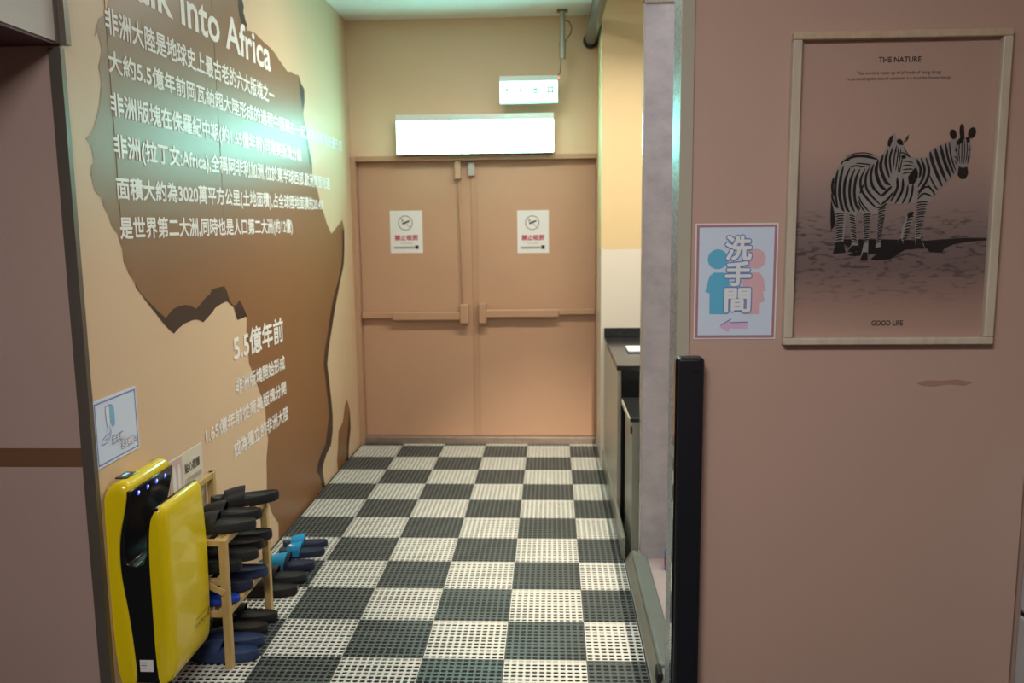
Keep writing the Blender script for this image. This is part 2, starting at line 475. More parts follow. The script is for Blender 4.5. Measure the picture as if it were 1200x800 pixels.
# right hand pink wall and its jamb
sbox('wall_right', M_PINK, 0.732, 1.725, YJ, YJ + 0.18, -0.012, ZC)
sbox('wall_right_return', M_PINK, 1.70, 3.2, YJ + 0.02, YJ + 0.18, -0.012, ZC)
bm = NB(); box(bm, 0.696, 0.732, YJ - 0.010, YJ + 0.004, -0.012, ZC); struct('trim_5', bm, M_JAMB)
bm = NB(); box(bm, 0.697, 0.732, YJ + 0.004, YJ + 0.150, -0.012, ZC); struct('trim_6', bm, M_TERRAZZO)
o = bpy.data.objects['wall_right']
bm = NB(); pts = [(1074, 449), (1085, 445.5), (1105, 446), (1122, 444.5), (1141, 448), (1130, 452), (1112, 450.5), (1092, 453), (1080, 452)]
flat(bm, [onp(x, y, 1, YJ - 0.0006) for x, y in pts])
s = obj('scuff_mark', bm, M_STAIN, o); s['label'] = 'brown scuff mark on the pink wall'
# washroom behind
YW = -0.42
sbox('wall_washroom_back', M_YELLOW, 0.645, 3.2, YW, YB + 0.1, 1.405, ZC)
sbox('wall_washroom_tiled', M_CREAMTILE, 0.645, 3.2, YW, YB + 0.1, -0.012, 1.405)
sbox('floor_washroom', M_TILEFLOOR, 0.742, 3.2, YJ + 0.18, YW, -0.012, 0.012)
# kerb and sill on the right of the corridor
bm = NB()
prism_y(bm, [(0.6645, -0.012), (0.672, -0.012), (0.705, 0.040), (0.74, 0.045), (0.74, -0.012)], YJ + 0.2, -2.03)
struct('trim_7', bm, M_KERB, bevel=0.003)
bm = NB(); prism_y(bm, [(0.694, 0.036), (0.70, 0.054), (0.762, 0.054), (0.764, 0.0), (0.72, 0.0)], -3.12, -2.13)
struct('trim_8', bm, M_SILL, bevel=0.006)
sbox('trim_9', M_STEEL, -1.04, 0.655, 0.055, 0.16, -0.012, 0.048, bevel=0.004)       # door threshold
# door frame
bm = NB(); box(bm, -1.072, -1.035, 0.04, 0.20, -0.012, 2.045); box(bm, 0.638, 0.664, 0.04, 0.20, -0.012, 2.045)
box(bm, -1.072, 0.664, 0.05, 0.20, 2.012, 2.045)
struct('trim_10', bm, M_DOORTRIM, bevel=0.003)

# double door ------------------------------------------------------
YD = 0.115
XM = -0.197


def door_leaf(name, x0, x1):
    bm = NB(); box(bm, x0, x1, YD, YD + 0.045, 0.048, 2.012)
    return struct(name, bm, M_DOOR, bevel=0.003)


dl = door_leaf('door_1', -1.034, XM - 0.003); dr = door_leaf('door_2', XM + 0.003, 0.637)
zb = 0.934
pbox('push_bar', M_DOORTRIM, dl, -0.81, -0.32, YD - 0.062, YD - 0.018, zb - 0.035, zb + 0.022, bevel=0.006)
pbox('bar_rail', M_DOORTRIM, dl, -1.03, -0.81, YD - 0.045, YD, zb - 0.022, zb + 0.018, bevel=0.004)
pbox('latch_case', M_DOORTRIM, dl, -0.325, -0.262, YD - 0.072, YD, zb - 0.06, zb + 0.075, bevel=0.008)
bm = NB(); tube(bm, [(-0.302, YD - 0.02, zb + 0.07), (-0.318, YD - 0.02, 1.9)], 0.008, 10)
obj('latch_rod', bm, M_DOORTRIM, dl, smooth=50)
pbox('rod_case', M_DOORTRIM, dl, -0.345, -0.300, YD - 0.05, YD, 1.885, 2.01, bevel=0.005)
pbox('push_bar', M_DOORTRIM, dr, -0.14, 0.375, YD - 0.062, YD - 0.018, zb - 0.018, zb + 0.038, bevel=0.006)
pbox('bar_rail', M_DOORTRIM, dr, 0.375, 0.63, YD - 0.045, YD, zb - 0.002, zb + 0.036, bevel=0.004)
pbox('latch_case', M_DOORTRIM, dr, -0.192, -0.135, YD - 0.072, YD, zb - 0.06, zb + 0.085, bevel=0.008)
pbox('meeting_strip', M_DOORTRIM, dr, -0.235, -0.192, YD - 0.006, YD + 0.001, 0.05, 2.01, bevel=0.002)
pbox('door_catch', M_ALU, dr, -0.252, -0.205, YD - 0.035, YD - 0.004, 1.905, 2.0, bevel=0.006, label='small grey metal catch at the top of the leaf')

# ================================================================== FLOOR MAT
mat_t = thing('checkered_floor_mat', 'black and white checkered anti-slip mat of perforated plastic squares along the corridor', 'floor mat', (0, -1.8, 0))


def mat_mesh(name, m, w, d, nx, ny):
    """perforated square: top with rounded holes, hole walls, outer skirt; origin at its lower left corner"""
    bm = NB(); t = 0.012
    px, py = w / nx, d / ny
    g = 0.0012
    for i in range(nx):
        for j in range(ny):
            cx, cy = (i + .5) * px, (j + .5) * py
            hx, hy = px * 0.36, py * 0.325
            r = 0.0035
            o = [(-px / 2, -py / 2), (0, -py / 2), (px / 2, -py / 2), (px / 2, 0), (px / 2, py / 2), (0, py / 2), (-px / 2, py / 2), (-px / 2, 0)]
            ov = [bm.verts.new((cx + a, cy + b, 0)) for a, b in o]
            h = [(-hx, -hy + r), (-hx + r, -hy), (hx - r, -hy), (hx, -hy + r), (hx, hy - r), (hx - r, hy), (-hx + r, hy), (-hx, hy - r)]
            hv = [bm.verts.new((cx + a, cy + b, 0)) for a, b in h]
            lv = [bm.verts.new((cx + a, cy + b, -0.003)) for a, b in h]
            F = bm.faces.new
            F((ov[0], ov[1], hv[1], hv[0])); F((ov[1], ov[2], hv[3], hv[2])); F((ov[1], hv[2], hv[1]))
            F((ov[2], ov[3], hv[3])); F((ov[3], hv[4], hv[3])); F((ov[3], ov[4], hv[4]))
            F((ov[4], ov[5], hv[5], hv[4])); F((ov[5], ov[6], hv[6])); F((ov[5], hv[6], hv[5])); F((ov[6], hv[7], hv[6]))
            F((ov[6], ov[7], hv[7])); F((ov[7], hv[0], hv[7])); F((ov[7], ov[0], hv[0]))
            for k in range(8):
                F((hv[k], hv[(k + 1) % 8], lv[(k + 1) % 8], lv[k]))
    bmesh.ops.remove_doubles(bm, verts=bm.verts, dist=1e-5)
    for v in bm.verts:
        if v.co.z == 0:
            if v.co.x < 1e-6: v.co.x += g
            if v.co.x > w - 1e-6: v.co.x -= g
            if v.co.y < 1e-6: v.co.y += g
            if v.co.y > d - 1e-6: v.co.y -= g
    # skirt
    for a, b in (((g, g), (w - g, g)), ((w - g, g), (w - g, d - g)), ((w - g, d - g), (g, d - g)), ((g, d - g), (g, g))):
        flat(bm, [(a[0], a[1], 0), (b[0], b[1], 0), (b[0], b[1], -t), (a[0], a[1], -t)])
    me = bpy.data.meshes.new(name); bm.to_mesh(me); bm.free(); me.materials.append(m)
    return me


T = 0.3
NXF = 12
full = {0: mat_mesh('white_square', M_WHITEMAT, T, T, 12, 12), 1: mat_mesh('charcoal_square', M_DARKMAT, T, T, 12, 12)}
cutx = {0: mat_mesh('white_square', M_WHITEMAT, 0.213, T, 8, 12), 1: mat_mesh('charcoal_square', M_DARKMAT, 0.213, T, 8, 12)}
cuty = {0: mat_mesh('white_square', M_WHITEMAT, T, 0.05, 12, 2), 1: mat_mesh('charcoal_square', M_DARKMAT, T, 0.05, 12, 2)}
cutxy = {0: mat_mesh('white_square', M_WHITEMAT, 0.213, 0.05, 8, 2), 1: mat_mesh('charcoal_square', M_DARKMAT, 0.213, 0.05, 8, 2)}
for i in range(-1, 5):
    for j in range(-1, 13):
        # cell between column lines i, i+1 and row lines j-1 (far), j (near)
        k = (i + j + 1) % 2
        me = (cutxy if j == -1 else cutx)[k] if i == 4 else (cuty if j == -1 else full)[k]
        o = bpy.data.objects.new('charcoal_square' if k else 'white_square', me); COL.objects.link(o)
        o.location = ((i - 2.5) * T, 0.0 if j == -1 else -(j + 1) * T, 0)
        o.parent = mat_t; o.matrix_parent_inverse = Matrix.Translation(-Vector(mat_t.location))

# ================================================================== MURAL
mural = thing('wall_mural', 'printed brown map mural with white writing across the tan wall', 'mural', (XL, -1.7, 1.5))


def WL(px, py, off): return onp(px, py, 0, XL + off)


def mpoly(name, pts, m, off, label=None):
    bm = NB(); flat(bm, [WL(x, y, off) for x, y in pts]); o = obj(name, bm, m, mural)
    if label: o['label'] = label
    return o


left_edge = [(131, -50), (128, 0), (126, 8), (122, 18), (116, 22), (113, 32), (111, 43), (114, 38), (117, 48), (119.5, 60), (117, 72), (115, 78), (118, 90), (119, 98),
             (118, 106), (117.5, 115), (116, 127), (113, 137.5), (110, 149), (106.5, 157), (100, 162.5), (104, 167), (107.5, 174), (109, 184), (110.6, 190),
             (107, 194), (106.5, 204), (108, 210), (110, 219), (112, 225), (119, 231), (121, 241), (127, 252), (131, 265), (138, 274), (141, 285), (143.6, 291),
             (145, 307), (149, 314), (150.5, 320), (157.4, 329), (159, 335)]
bay = [(165, 343), (175, 354), (186, 365), (194.5, 372.7), (197, 369), (202.8, 362), (209, 359), (216.5, 357), (223, 358), (230, 361.7), (236, 355), (242.6, 347),
       (246, 345), (248, 339), (256, 336.5), (263, 335), (266, 341), (268.8, 351), (273.7, 359.5), (278, 356), (280, 351.5), (282.5, 354), (287.5, 365), (289.4, 372)]
west = [(289, 390), (289.5, 399), (291, 413), (292, 425.6), (297, 438), (301, 449), (306.6, 465), (311, 480), (312, 496.5), (314.5, 515), (312.4, 538.5),
        (313, 560), (313, 583), (319, 601), (326.5, 613), (327, 636)]
east_r = [(381.5, 571), (379.5, 560), (378, 552), (379, 543.7), (383, 531), (388, 521), (390, 505), (390, 486), (388.4, 469), (386, 446.6), (383.5, 427),
          (385, 410), (388, 391.5), (391, 372), (395, 348.5), (399, 329), (403, 310), (403.8, 290), (403.5, 269), (401, 257)]
north = [(397, 263), (392.5, 268.8), (388.4, 274), (386, 268), (383, 262), (380, 251), (376, 241), (374, 232), (372, 222), (366, 205), (365, 190), (363, 181), (361, 173),
         (358, 152), (355.4, 132), (357, 118), (356.8, 104.5), (353, 98), (350, 88), (345, 87), (341.6, 84), (337, 84), (332, 77), (327, 70), (322, 62), (318, 57), (310, 50),
         (305, 45), (299, 39), (293, 36), (290, 36), (288, 30), (287, 20), (284, 10), (283, 0), (281, -25), (278, -50)]
mpoly('land_shape', left_edge + bay + west + east_r + north, M_BROWN, 0.0010, 'brown continent outline')
# dark torn edges
low = [(289.4, 369.5), (286, 372), (278.4, 374.8), (276, 367), (274, 358), (270, 356), (266, 352.6), (259, 356), (252, 361), (249, 366), (238.5, 377.4), (233, 374.5), (227.5, 374.2),
       (216.5, 378.8), (210, 384), (204, 390.6), (199, 386), (193, 380), (183, 367), (172.5, 354), (166, 345), (159, 336)]
mpoly('torn_edge', [(159, 333.5)] + bay + low, M_DKBROWN, 0.0016, 'dark brown torn edge of the map')
er = [(x, y) for x, y in east_r if 262 < y < 572]
wdt = lambda y: 6.5 if 490 < y < 560 else 4.2 if y > 330 else 2.6
mpoly('torn_edge', er + [(x - wdt(y), y) for x, y in er[::-1]], M_DKBROWN, 0.0016, 'dark brown torn edge of the map')
mpoly('torn_edge', [(282, -10), (284, 0), (286, 8), (285, 14), (287, 22), (290, 30), (287, 33), (283, 28), (280.5, 18), (279, 8), (279, -10)], M_DKBROWN, 0.0016)
mpoly('torn_edge', [(350, 90), (353, 99), (356.5, 105), (357, 118), (355.5, 131), (353.5, 122), (351.5, 110)], M_DKBROWN, 0.0016)
mpoly('torn_edge', [(355.5, 140), (359, 152), (362, 173), (365.5, 190), (366, 204), (362.5, 190), (360, 172)], M_DKBROWN, 0.0016)
isl = [(406.4, 467), (409, 476), (410, 480.5), (411, 501), (409, 520), (408.5, 537), (404, 545), (396.3, 553), (395, 540), (396, 525.6), (396.8, 505), (402, 494), (404, 476)]
mpoly('island_shape', isl, M_BROWN, 0.0010, 'brown island outline')
mpoly('torn_edge', [(409.5, 478), (411, 501), (409, 520), (408.5, 537), (406, 541), (406.5, 520), (408, 501)], M_DKBROWN, 0.0016)
# sheet seams of the print
for y in (WL(255, 130, 0).y, WL(133, 150, 0).y):
    bm = NB(); box(bm, XL + 0.0005, XL + 0.0022, y, y + 0.0009, 1.55, 2.6); obj('sheet_seam', bm, M_SEAM, mural)


def mline(body, l, r, bold=0.012, name='text_line'):
    """l = (x, top, bottom) at the left end, r likewise at the right end, measured in the photo"""
    a0, a1 = WL(l[0], l[2], 0.0024), WL(l[0], l[1], 0.0024); b0, b1 = WL(r[0], r[2], 0.0024), WL(r[0], r[1], 0.0024)
    h = (a1.z - a0.z)
    zc = (a0.z + a1.z) / 2
    text(name, body, M_MTEXT, mural, (XL + 0.0024, a0.y, zc - h / 2), (0, 1, 0), (0, 0, 1), width=b0.y - a0.y, height=h, spread=h * bold)
    return a0, b0


zb_, zt_ = WL(266, 57, 0.0024).z, WL(269, 18, 0.0024).z
ya_, ye_ = WL(213, 30, 0.0024).y, WL(317, 70, 0.0024).y
gv = glyphs('Into Africa', 0.02)[0]
tw_ = max(q[0] for q in gv) - min(q[0] for q in gv); th_ = max(q[1] for q in gv) - min(q[1] for q in gv)
sc_ = ((ye_ - ya_) / tw_, (zt_ - zb_) / th_)
text('text_line', 'Into Africa', M_MTEXT, mural, (XL + 0.0024, ya_, zb_), (0, 1, 0), (0, 0, 1), bold=0.02, sxy=sc_)
text('text_line', 'Walk', M_MTEXT, mural, (XL + 0.0024, WL(203, 20, 0.0024).y, zb_), (0, 1, 0), (0, 0, 1), bold=0.02, sxy=sc_, align='R')
mline('非洲大陸是地球史上最古老的六大版塊之一', (124.4, 8, 38), (321.6, 90, 119), 0.026)
mline('大約5.5億年前岡瓦納超大陸形成的過程中匯聚在一起,於南美版塊旁邊形成', (128, 58, 85), (401, 164, 177), 0.026)
mline('非洲版塊在侏羅紀中期(約1.65億年前)同南美版塊分離', (131, 108, 139), (353.5, 173, 191), 0.026)
mline('非洲(拉丁文:Africa),全稱阿非利加洲,位於東半球西部,歐洲南面相連', (134.8, 157, 188), (387, 208, 224), 0.026)
mline('面積大約為3020萬平方公里(土地面積),占全球陸地面積的20.4%', (138, 207, 237), (379, 234, 247), 0.026)
mline('是世界第二大洲,同時也是人口第二大洲(約12億)', (142, 254, 284), (343, 260, 276), 0.026)
mline('5.5億年前', (275, 391, 424), (332.3, 371.8, 403), 0.026)
mline('非洲版塊開始形成', (277, 444, 463), (334, 416.4, 433), 0.026)
mline('1.65億年前從南美版塊分開', (241.8, 501, 520.5), (335.5, 446.6, 464), 0.026)
mline('成為獨立的非洲大陸', (274.6, 518, 537.5), (338, 475.5, 493.5), 0.026)

# ================================================================== LIT SIGNS ON THE END WALL
sg = thing('emergency_light_box', 'long glowing white sign box fixed right above the double door', 'sign', (-0.2, YB, 2.05))
p0, p1 = onp(465, 181, 1, -0.03), onp(649, 132, 1, -0.03)
x0, x1, z0, z1 = p0.x, p1.x, p0.z, p1.z
pbox('housing', M_SIGNBODY, sg, x0, x1, -0.028, YB, z0, z1 - 0.006, bevel=0.004, label='pale grey metal housing')
pbox('lit_panel', M_SIGNLIT, sg, x0 + 0.004, x1 - 0.004, -0.036, -0.0279, z0 + 0.003, z1 - 0.042, bevel=0.001, label='glowing white panel')
pbox('top_rail', M_SIGNBODY, sg, x0, x1, -0.040, -0.0279, z1 - 0.040, z1, bevel=0.003)
for a, b in ((469, 482), (533, 546)):
    q0, q1 = onp(a, 172, 1, -0.0366), onp(b, 158, 1, -0.0366)
    bm = NB(); flat(bm, [(q0.x, -0.0366, q0.z), (q1.x, -0.0366, q0.z), (q1.x, -0.0366, q1.z), (q0.x, -0.0366, q1.z)])
    obj('faint_print', bm, M_SIGNFAINT, sg)

sg = thing('exit_sign', 'small glowing exit sign hung from a ceiling rod by the pipe', 'sign', (0.18, -0.10, 2.3))
YS = -0.10
p0, p1 = onp(585.5, 121, 1, YS), onp(654, 88, 1, YS)
x0, x1, z0, z1 = p0.x, p1.x, p0.z, p1.z
pbox('housing', M_SIGNBODY, sg, x0, x1, YS, YS + 0.05, z0, z1, bevel=0.004, label='pale grey metal housing')
pbox('lit_panel', M_SIGNLITS, sg, x0 + 0.004, x1 - 0.004, YS - 0.006, YS + 0.0001, z0 + 0.003, z1 - 0.036, bevel=0.001, label='glowing white panel')
pbox('top_rail', M_SIGNBODY, sg, x0, x1, YS - 0.009, YS + 0.0001, z1 - 0.034, z1, bevel=0.003)
zt = (z0 + z1 - 0.036) / 2
text('lettering', '出', M_SIGNINK, sg, (x0 + 0.225, YS - 0.0066, zt - 0.008), (1, 0, 0), (0, 0, 1), height=0.040, spread=0.0022)
text('lettering', '口', M_SIGNINK, sg, (x0 + 0.320, YS - 0.0066, zt - 0.008), (1, 0, 0), (0, 0, 1), height=0.038, spread=0.0022)
bm = NB()
yy = YS - 0.0066
ax = x0 + 0.035
flat(bm, [(ax, yy, zt + 0.014), (ax + 0.02, yy, zt + 0.03), (ax + 0.02, yy, zt - 0.002)])
flat(bm, [(ax + 0.02, yy, zt + 0.018), (ax + 0.045, yy, zt + 0.018), (ax + 0.045, yy, zt + 0.010), (ax + 0.02, yy, zt + 0.010)])
obj('arrow', bm, M_SIGNINK, sg)
bm = NB()   # running figure pictogram
rx = x0 + 0.145
Y = Vector((0, -1, 0))
flat(bm, [(rx + 0.006 * math.cos(a), yy, zt + 0.032 + 0.006 * math.sin(a)) for a in [k * PI / 5 for k in range(10)]])
for pl in ([(rx - 0.002, zt + 0.024), (rx - 0.006, zt + 0.008)], [(rx - 0.006, zt + 0.008), (rx + 0.008, zt + 0.0), (rx + 0.004, zt - 0.008)],
           [(rx - 0.006, zt + 0.008), (rx - 0.012, zt - 0.004), (rx - 0.024, zt - 0.006)], [(rx - 0.002, zt + 0.022), (rx - 0.018, zt + 0.018), (rx - 0.022, zt + 0.010)],
           [(rx - 0.002, zt + 0.022), (rx + 0.010, zt + 0.012), (rx + 0.018, zt + 0.016)]):
    ribbon(bm, [(a, yy, b) for a, b in pl], 0.006, Y, False)
obj('running_figure', bm, M_SIGNINK, sg)
pbox('indicator_light', M_REDLED, sg, x1 - 0.001, x1 + 0.010, YS + 0.005, YS + 0.02, z1 - 0.018, z1 - 0.006, bevel=0.002, label='tiny red indicator light')
# hanger: ceiling plate, rod, collar, cable loop and wire
hx, hy = 0.405, YS + 0.02
bm = NB(); box(bm, hx - 0.035, hx + 0.035, hy - 0.025, hy + 0.025, ZC - 0.012, ZC); obj('ceiling_plate', bm, M_TRIMMETAL, sg, 0.002)
bm = NB(); tube(bm, [(hx, hy, ZC - 0.012), (hx, hy, ZC - 0.20), (hx, hy, ZC - 0.201), (hx, hy, ZC - 0.235), (hx, hy, ZC - 0.236), (hx, hy, ZC - 0.31)],
                [0.018, 0.018, 0.024, 0.024, 0.022, 0.022], 14); obj('hanger_rod', bm, M_CONDUIT, sg, smooth=40)
bm = NB(); tube(bm, [(hx + 0.016, hy, ZC - 0.065), (hx + 0.045, hy, ZC - 0.075), (hx + 0.062, hy, ZC - 0.11), (hx + 0.055, hy, ZC - 0.15), (hx + 0.03, hy, ZC - 0.18), (hx + 0.014, hy, ZC - 0.215)], 0.004, 8)
obj('cable_loop', bm, M_TRIMMETAL, sg, smooth=60)
bm = NB(); tube(bm, [(hx - 0.008, hy, ZC - 0.31), (hx - 0.016, hy, ZC - 0.40), (x1 - 0.010, hy, z1 - 0.002)], 0.0035, 8); obj('wire', bm, M_TRIMMETAL, sg, smooth=60)

# ceiling pipe
pp = thing('ceiling_pipe', 'dark grey round pipe running along the ceiling beside the yellow wall', 'pipe', (0.59, -1.5, 2.8))
bm = NB(); tube(bm, [(0.598, YB - 0.01, 2.79), (0.600, -3.1, 2.79)], 0.040, 24); obj('pipe_body', bm, M_PIPE, pp, smooth=50)
bm = NB(); tube(bm, [(0.598, YB, 2.79), (0.598, YB - 0.04, 2.79)], 0.052, 24); obj('end_collar', bm, M_BLACKPL, pp, smooth=50, bevel=0.004)
for y in (-1.2, -2.4):
    bm = NB(); tube(bm, [(0.60, y, 2.832), (0.60, y, ZC)], 0.006, 8); tube(bm, [(0.60, y - 0.012, 2.79), (0.60, y + 0.012, 2.79)], 0.046, 24)
    obj('pipe_hanger', bm, M_TRIMMETAL, pp, smooth=50)

# ================================================================== NOTICES ON THE DOOR


def no_smoking(px0, px1, py0, py1, label):
    a, b = onp(px0, py1, 1, YD - 0.002), onp(px1, py0, 1, YD - 0.002)
    x0, x1, z0, z1 = a.x, b.x, a.z, b.z
    W, H = x1 - x0, z1 - z0
    t = thing('no_smoking_notice', label, 'sign', ((x0 + x1) / 2, YD, z0), 'no smoking notices')
    pbox('sheet', M_PAPER, t, x0, x1, YD - 0.002, YD + 0.0002, z0, z1)
    y = YD - 0.0026; N = Vector((0, -1, 0))
    cx, cz, R = (x0 + x1) / 2 - 0.005, z1 - 0.29 * H, 0.215 * W
    bm = NB()
    c = [(cx + R * math.cos(k * PI / 16), y, cz + R * math.sin(k * PI / 16)) for k in range(33)]
    ribbon(bm, c, 0.006, N, False)
    ribbon(bm, [(cx - R * .7, y, cz + R * .7), (cx + R * .7, y, cz - R * .7)], 0.004, N, False)
    obj('prohibition_ring', bm, M_GREYINK, t)
    bm = NB()
    ribbon(bm, [(cx - R * .45, y, cz - 0.12 * R), (cx + R * .6, y, cz + 0.28 * R)], 0.012, N, False)
    ribbon(bm, [(cx - R * .45, y, cz + 0.1 * R), (cx - R * .5, y, cz + 0.35 * R), (cx - R * .3, y, cz + 0.55 * R)], 0.005, N)
    obj('cigarette_symbol', bm, M_DARKINK, t)
    text('lettering', '禁止吸菸', M_REDINK, t, ((x0 + x1) / 2, y, z0 + 0.30 * H), (1, 0, 0), (0, 0, 1), width=0.72 * W, height=0.125 * H, spread=0.0016, align='C')
    text('lettering', 'NO SMOKING', M_GREYINK, t, ((x0 + x1) / 2, y, z0 + 0.215 * H), (1, 0, 0), (0, 0, 1), width=0.36 * W, height=0.03 * H, align='C')
    bm = NB(); flat(bm, [(x0 + .1 * W, y, z0 + .10 * H), (x0 + .74 * W, y, z0 + .10 * H), (x0 + .74 * W, y, z0 + .155 * H), (x0 + .1 * W, y, z0 + .155 * H)])
    obj('footer_strip', bm, M_CONDUIT, t)
    bm = NB(); flat(bm, [(x0 + .76 * W, y, z0 + .09 * H), (x0 + .87 * W, y, z0 + .09 * H), (x0 + .87 * W, y, z0 + .18 * H), (x0 + .76 * W, y, z0 + .18 * H)])
    obj('footer_emblem', bm, M_DARKINK, t)


no_smoking(458, 494.5, 246.5, 296.5, 'white no smoking notice on the left leaf of the double door')
no_smoking(606.5, 643, 246, 296.5, 'white no smoking notice on the right leaf of the double door')

# ================================================================== SIGNS ON THE MURAL WALL
# blue bordered hand dryer notice
a = WL(112, 549, 0); b = WL(158, 451, 0)
y0, y1, z0, z1 = YF + 0.012, -3.168, 0.838, 1.050
t = thing('hand_dryer_notice', 'white notice with blue violet border above the yellow hand dryer', 'sign', (XL, (y0 + y1) / 2, z0))
pbox('sheet', M_LAMPAPER, t, XL, XL + 0.0022, y0, y1, z0, z1)
XN = XL + 0.0030
bm = NB(); i0, bw = 0.008, 0.004
for q in ((y0 + i0, y1 - i0, z0 + i0, z0 + i0 + bw), (y0 + i0, y1 - i0, z1 - i0 - bw, z1 - i0), (y0 + i0, y0 + i0 + bw, z0 + i0, z1 - i0), (y1 - i0 - bw, y1 - i0, z0 + i0, z1 - i0)):
    flat(bm, [(XN, q[0], q[2]), (XN, q[1], q[2]), (XN, q[1], q[3]), (XN, q[0], q[3])])
obj('border', bm, M_BLUEINK, t)
W, H = y1 - y0, z1 - z0


def nq(u, v): return (XN, y0 + u * W, z0 + v * H)


bm = NB(); flat(bm, [nq(p[0], p[1] - .07) for p in ((.27, .63), (.26, .90), (.29, .94), (.40, .94), (.45, .90), (.45, .63), (.42, .60), (.38, .60), (.36, .66), (.30, .66))]); obj('dryer_picture', bm, M_PALE, t)
bm = NB()
for p in bm.verts: pass
XN += 0.0004
flat(bm, [nq(p[0], p[1] - .07) for p in ((.34, .66), (.34, .935), (.40, .94), (.45, .90), (.45, .63), (.42, .60), (.38, .60), (.36, .66))]); obj('dryer_picture_side', bm, M_LTBLUE, t)
bm = NB()
NX = Vector((1, 0, 0))
for pl in ([(.13, .40), (.14, .47), (.20, .49), (.25, .52), (.30, .51), (.33, .55)], [(.13, .40), (.22, .40), (.30, .44), (.35, .54), (.33, .57)], [(.20, .45), (.28, .47)],
           [(.28, .62), (.275, .55)], [(.33, .62), (.33, .58)], [(.27, .63), (.26, .90), (.29, .94), (.40, .94)]):
    ribbon(bm, [nq(p[0], p[1] - .07) for p in pl], 0.0022, NX, False)
obj('hand_picture', bm, M_BLUEINK, t)
for body, u, v, ww, hh in (('烘手機', .36, .27, .27, .12), ('在這裡喔~!', .56, .13, .36, .115)):
    text('lettering', body, M_BLUEINK, t, nq(u, v), (0, 1, 0), (0, 0, 1), width=ww * W, height=hh * H, spread=0.0024)
    XN += 0.0004
    text('lettering', body, M_PALE, t, nq(u, v), (0, 1, 0), (0, 0, 1), width=ww * W, height=hh * H, spread=0.0006)
    XN -= 0.0004

# cream slipper notice behind the rack
y0, y1, z0, z1 = -2.965, -2.672, 0.512, 0.726
t = thing('slipper_notice', 'cream slipper reminder notice on the wall behind the shoe rack', 'sign', (XL, (y0 + y1) / 2, z0))
pbox('sheet', M_CREAMPAPER, t, XL, XL + 0.0022, y0, y1, z0, z1)
XN = XL + 0.0030; W, H = y1 - y0, z1 - z0
bm = NB(); flat(bm, [nq(*p) for p in ((0.02, .02), (.36, .02), (.36, .98), (.02, .98))]); obj('picture_panel', bm, M_PALEPINK, t)
XN += 0.0005
for u in (.12, .26):
    bm = NB(); flat(bm, [nq(u + .05 * math.cos(k * PI / 8) * (1 if math.sin(k * PI / 8) > 0 else .8), .52 + .36 * math.sin(k * PI / 8)) for k in range(16)])
    obj('slipper_picture', bm, M_PAPER, t)
text('lettering', '貼心提醒', M_DARKINK, t, nq(.43, .62), (0, 1, 0), (0, 0, 1), width=.46 * W, height=.17 * H, spread=0.0005)
text('lettering', '上完廁所請換拖鞋', M_GREYINK, t, nq(.40, .43), (0, 1, 0), (0, 0, 1), width=.54 * W, height=.10 * H)
text('lettering', 'Please wear slippers', M_GREYINK, t, nq(.46, .30), (0, 1, 0), (0, 0, 1), width=.42 * W, height=.08 * H, bold=0.01)

# ================================================================== HAND DRYER
def shell(prof, y0, y1, r, ax, wx, az, wz):
    """profile swept along y, both ends rounded over with radius r towards the anchor edge ax / az"""
    bm = NB(); secs = []
    n = 7
    for k in range(n + 1):
        a = PI / 2 * k / n
        secs.append((y0 + r * (1 - math.cos(a)), r * (1 - math.sin(a))))
    secs = secs + [(y0 + y1 - y, i) for y, i in secs[::-1]]
    rings = [[bm.verts.new((ax + (x - ax) * (1 - i / wx), y, az + (z - az) * (1 - i / wz))) for x, z in prof] for y, i in secs]
    m = len(prof)
    bm.faces.new(rings[0]); bm.faces.new(rings[-1][::-1])
    for a, b in zip(rings, rings[1:]):
        for k in range(m):
            bm.faces.new((a[(k + 1) % m], a[k], b[k], b[(k + 1) % m]))
    return bm


def fine(prof, closed=True, it=2):
    """corner cutting keeps the outline smooth"""
    for _ in range(it):
        q = []
        for i in range(len(prof)):
            (x0, z0), (x1, z1) = prof[i], prof[(i + 1) % len(prof)]
            q += [(x0 * .75 + x1 * .25, z0 * .75 + z1 * .25), (x0 * .25 + x1 * .75, z0 * .25 + z1 * .75)]
        prof = q
    return prof


dry = thing('hand_dryer', 'bright yellow upright hand dryer with black middle on the mural wall', 'hand dryer', (XL, -3.26, 0.12))
ya, yb = -3.418, -3.108
prof_back = [(-1.069, 0.135), (-1.069, 0.750), (-1.058, 0.775), (-1.03, 0.792), (-1.005, 0.791), (-0.990, 0.776), (-0.990, 0.755), (-1.002, 0.70), (-1.022, 0.63),
             (-1.030, 0.56), (-1.028, 0.48), (-1.012, 0.36), (-1.002, 0.22), (-1.000, 0.125), (-1.02, 0.12)]
obj('back_shell', shell(fine(prof_back), ya, yb, 0.030, -1.069, 0.16, 0.12, 0.67), M_YEL, dry, smooth=50)
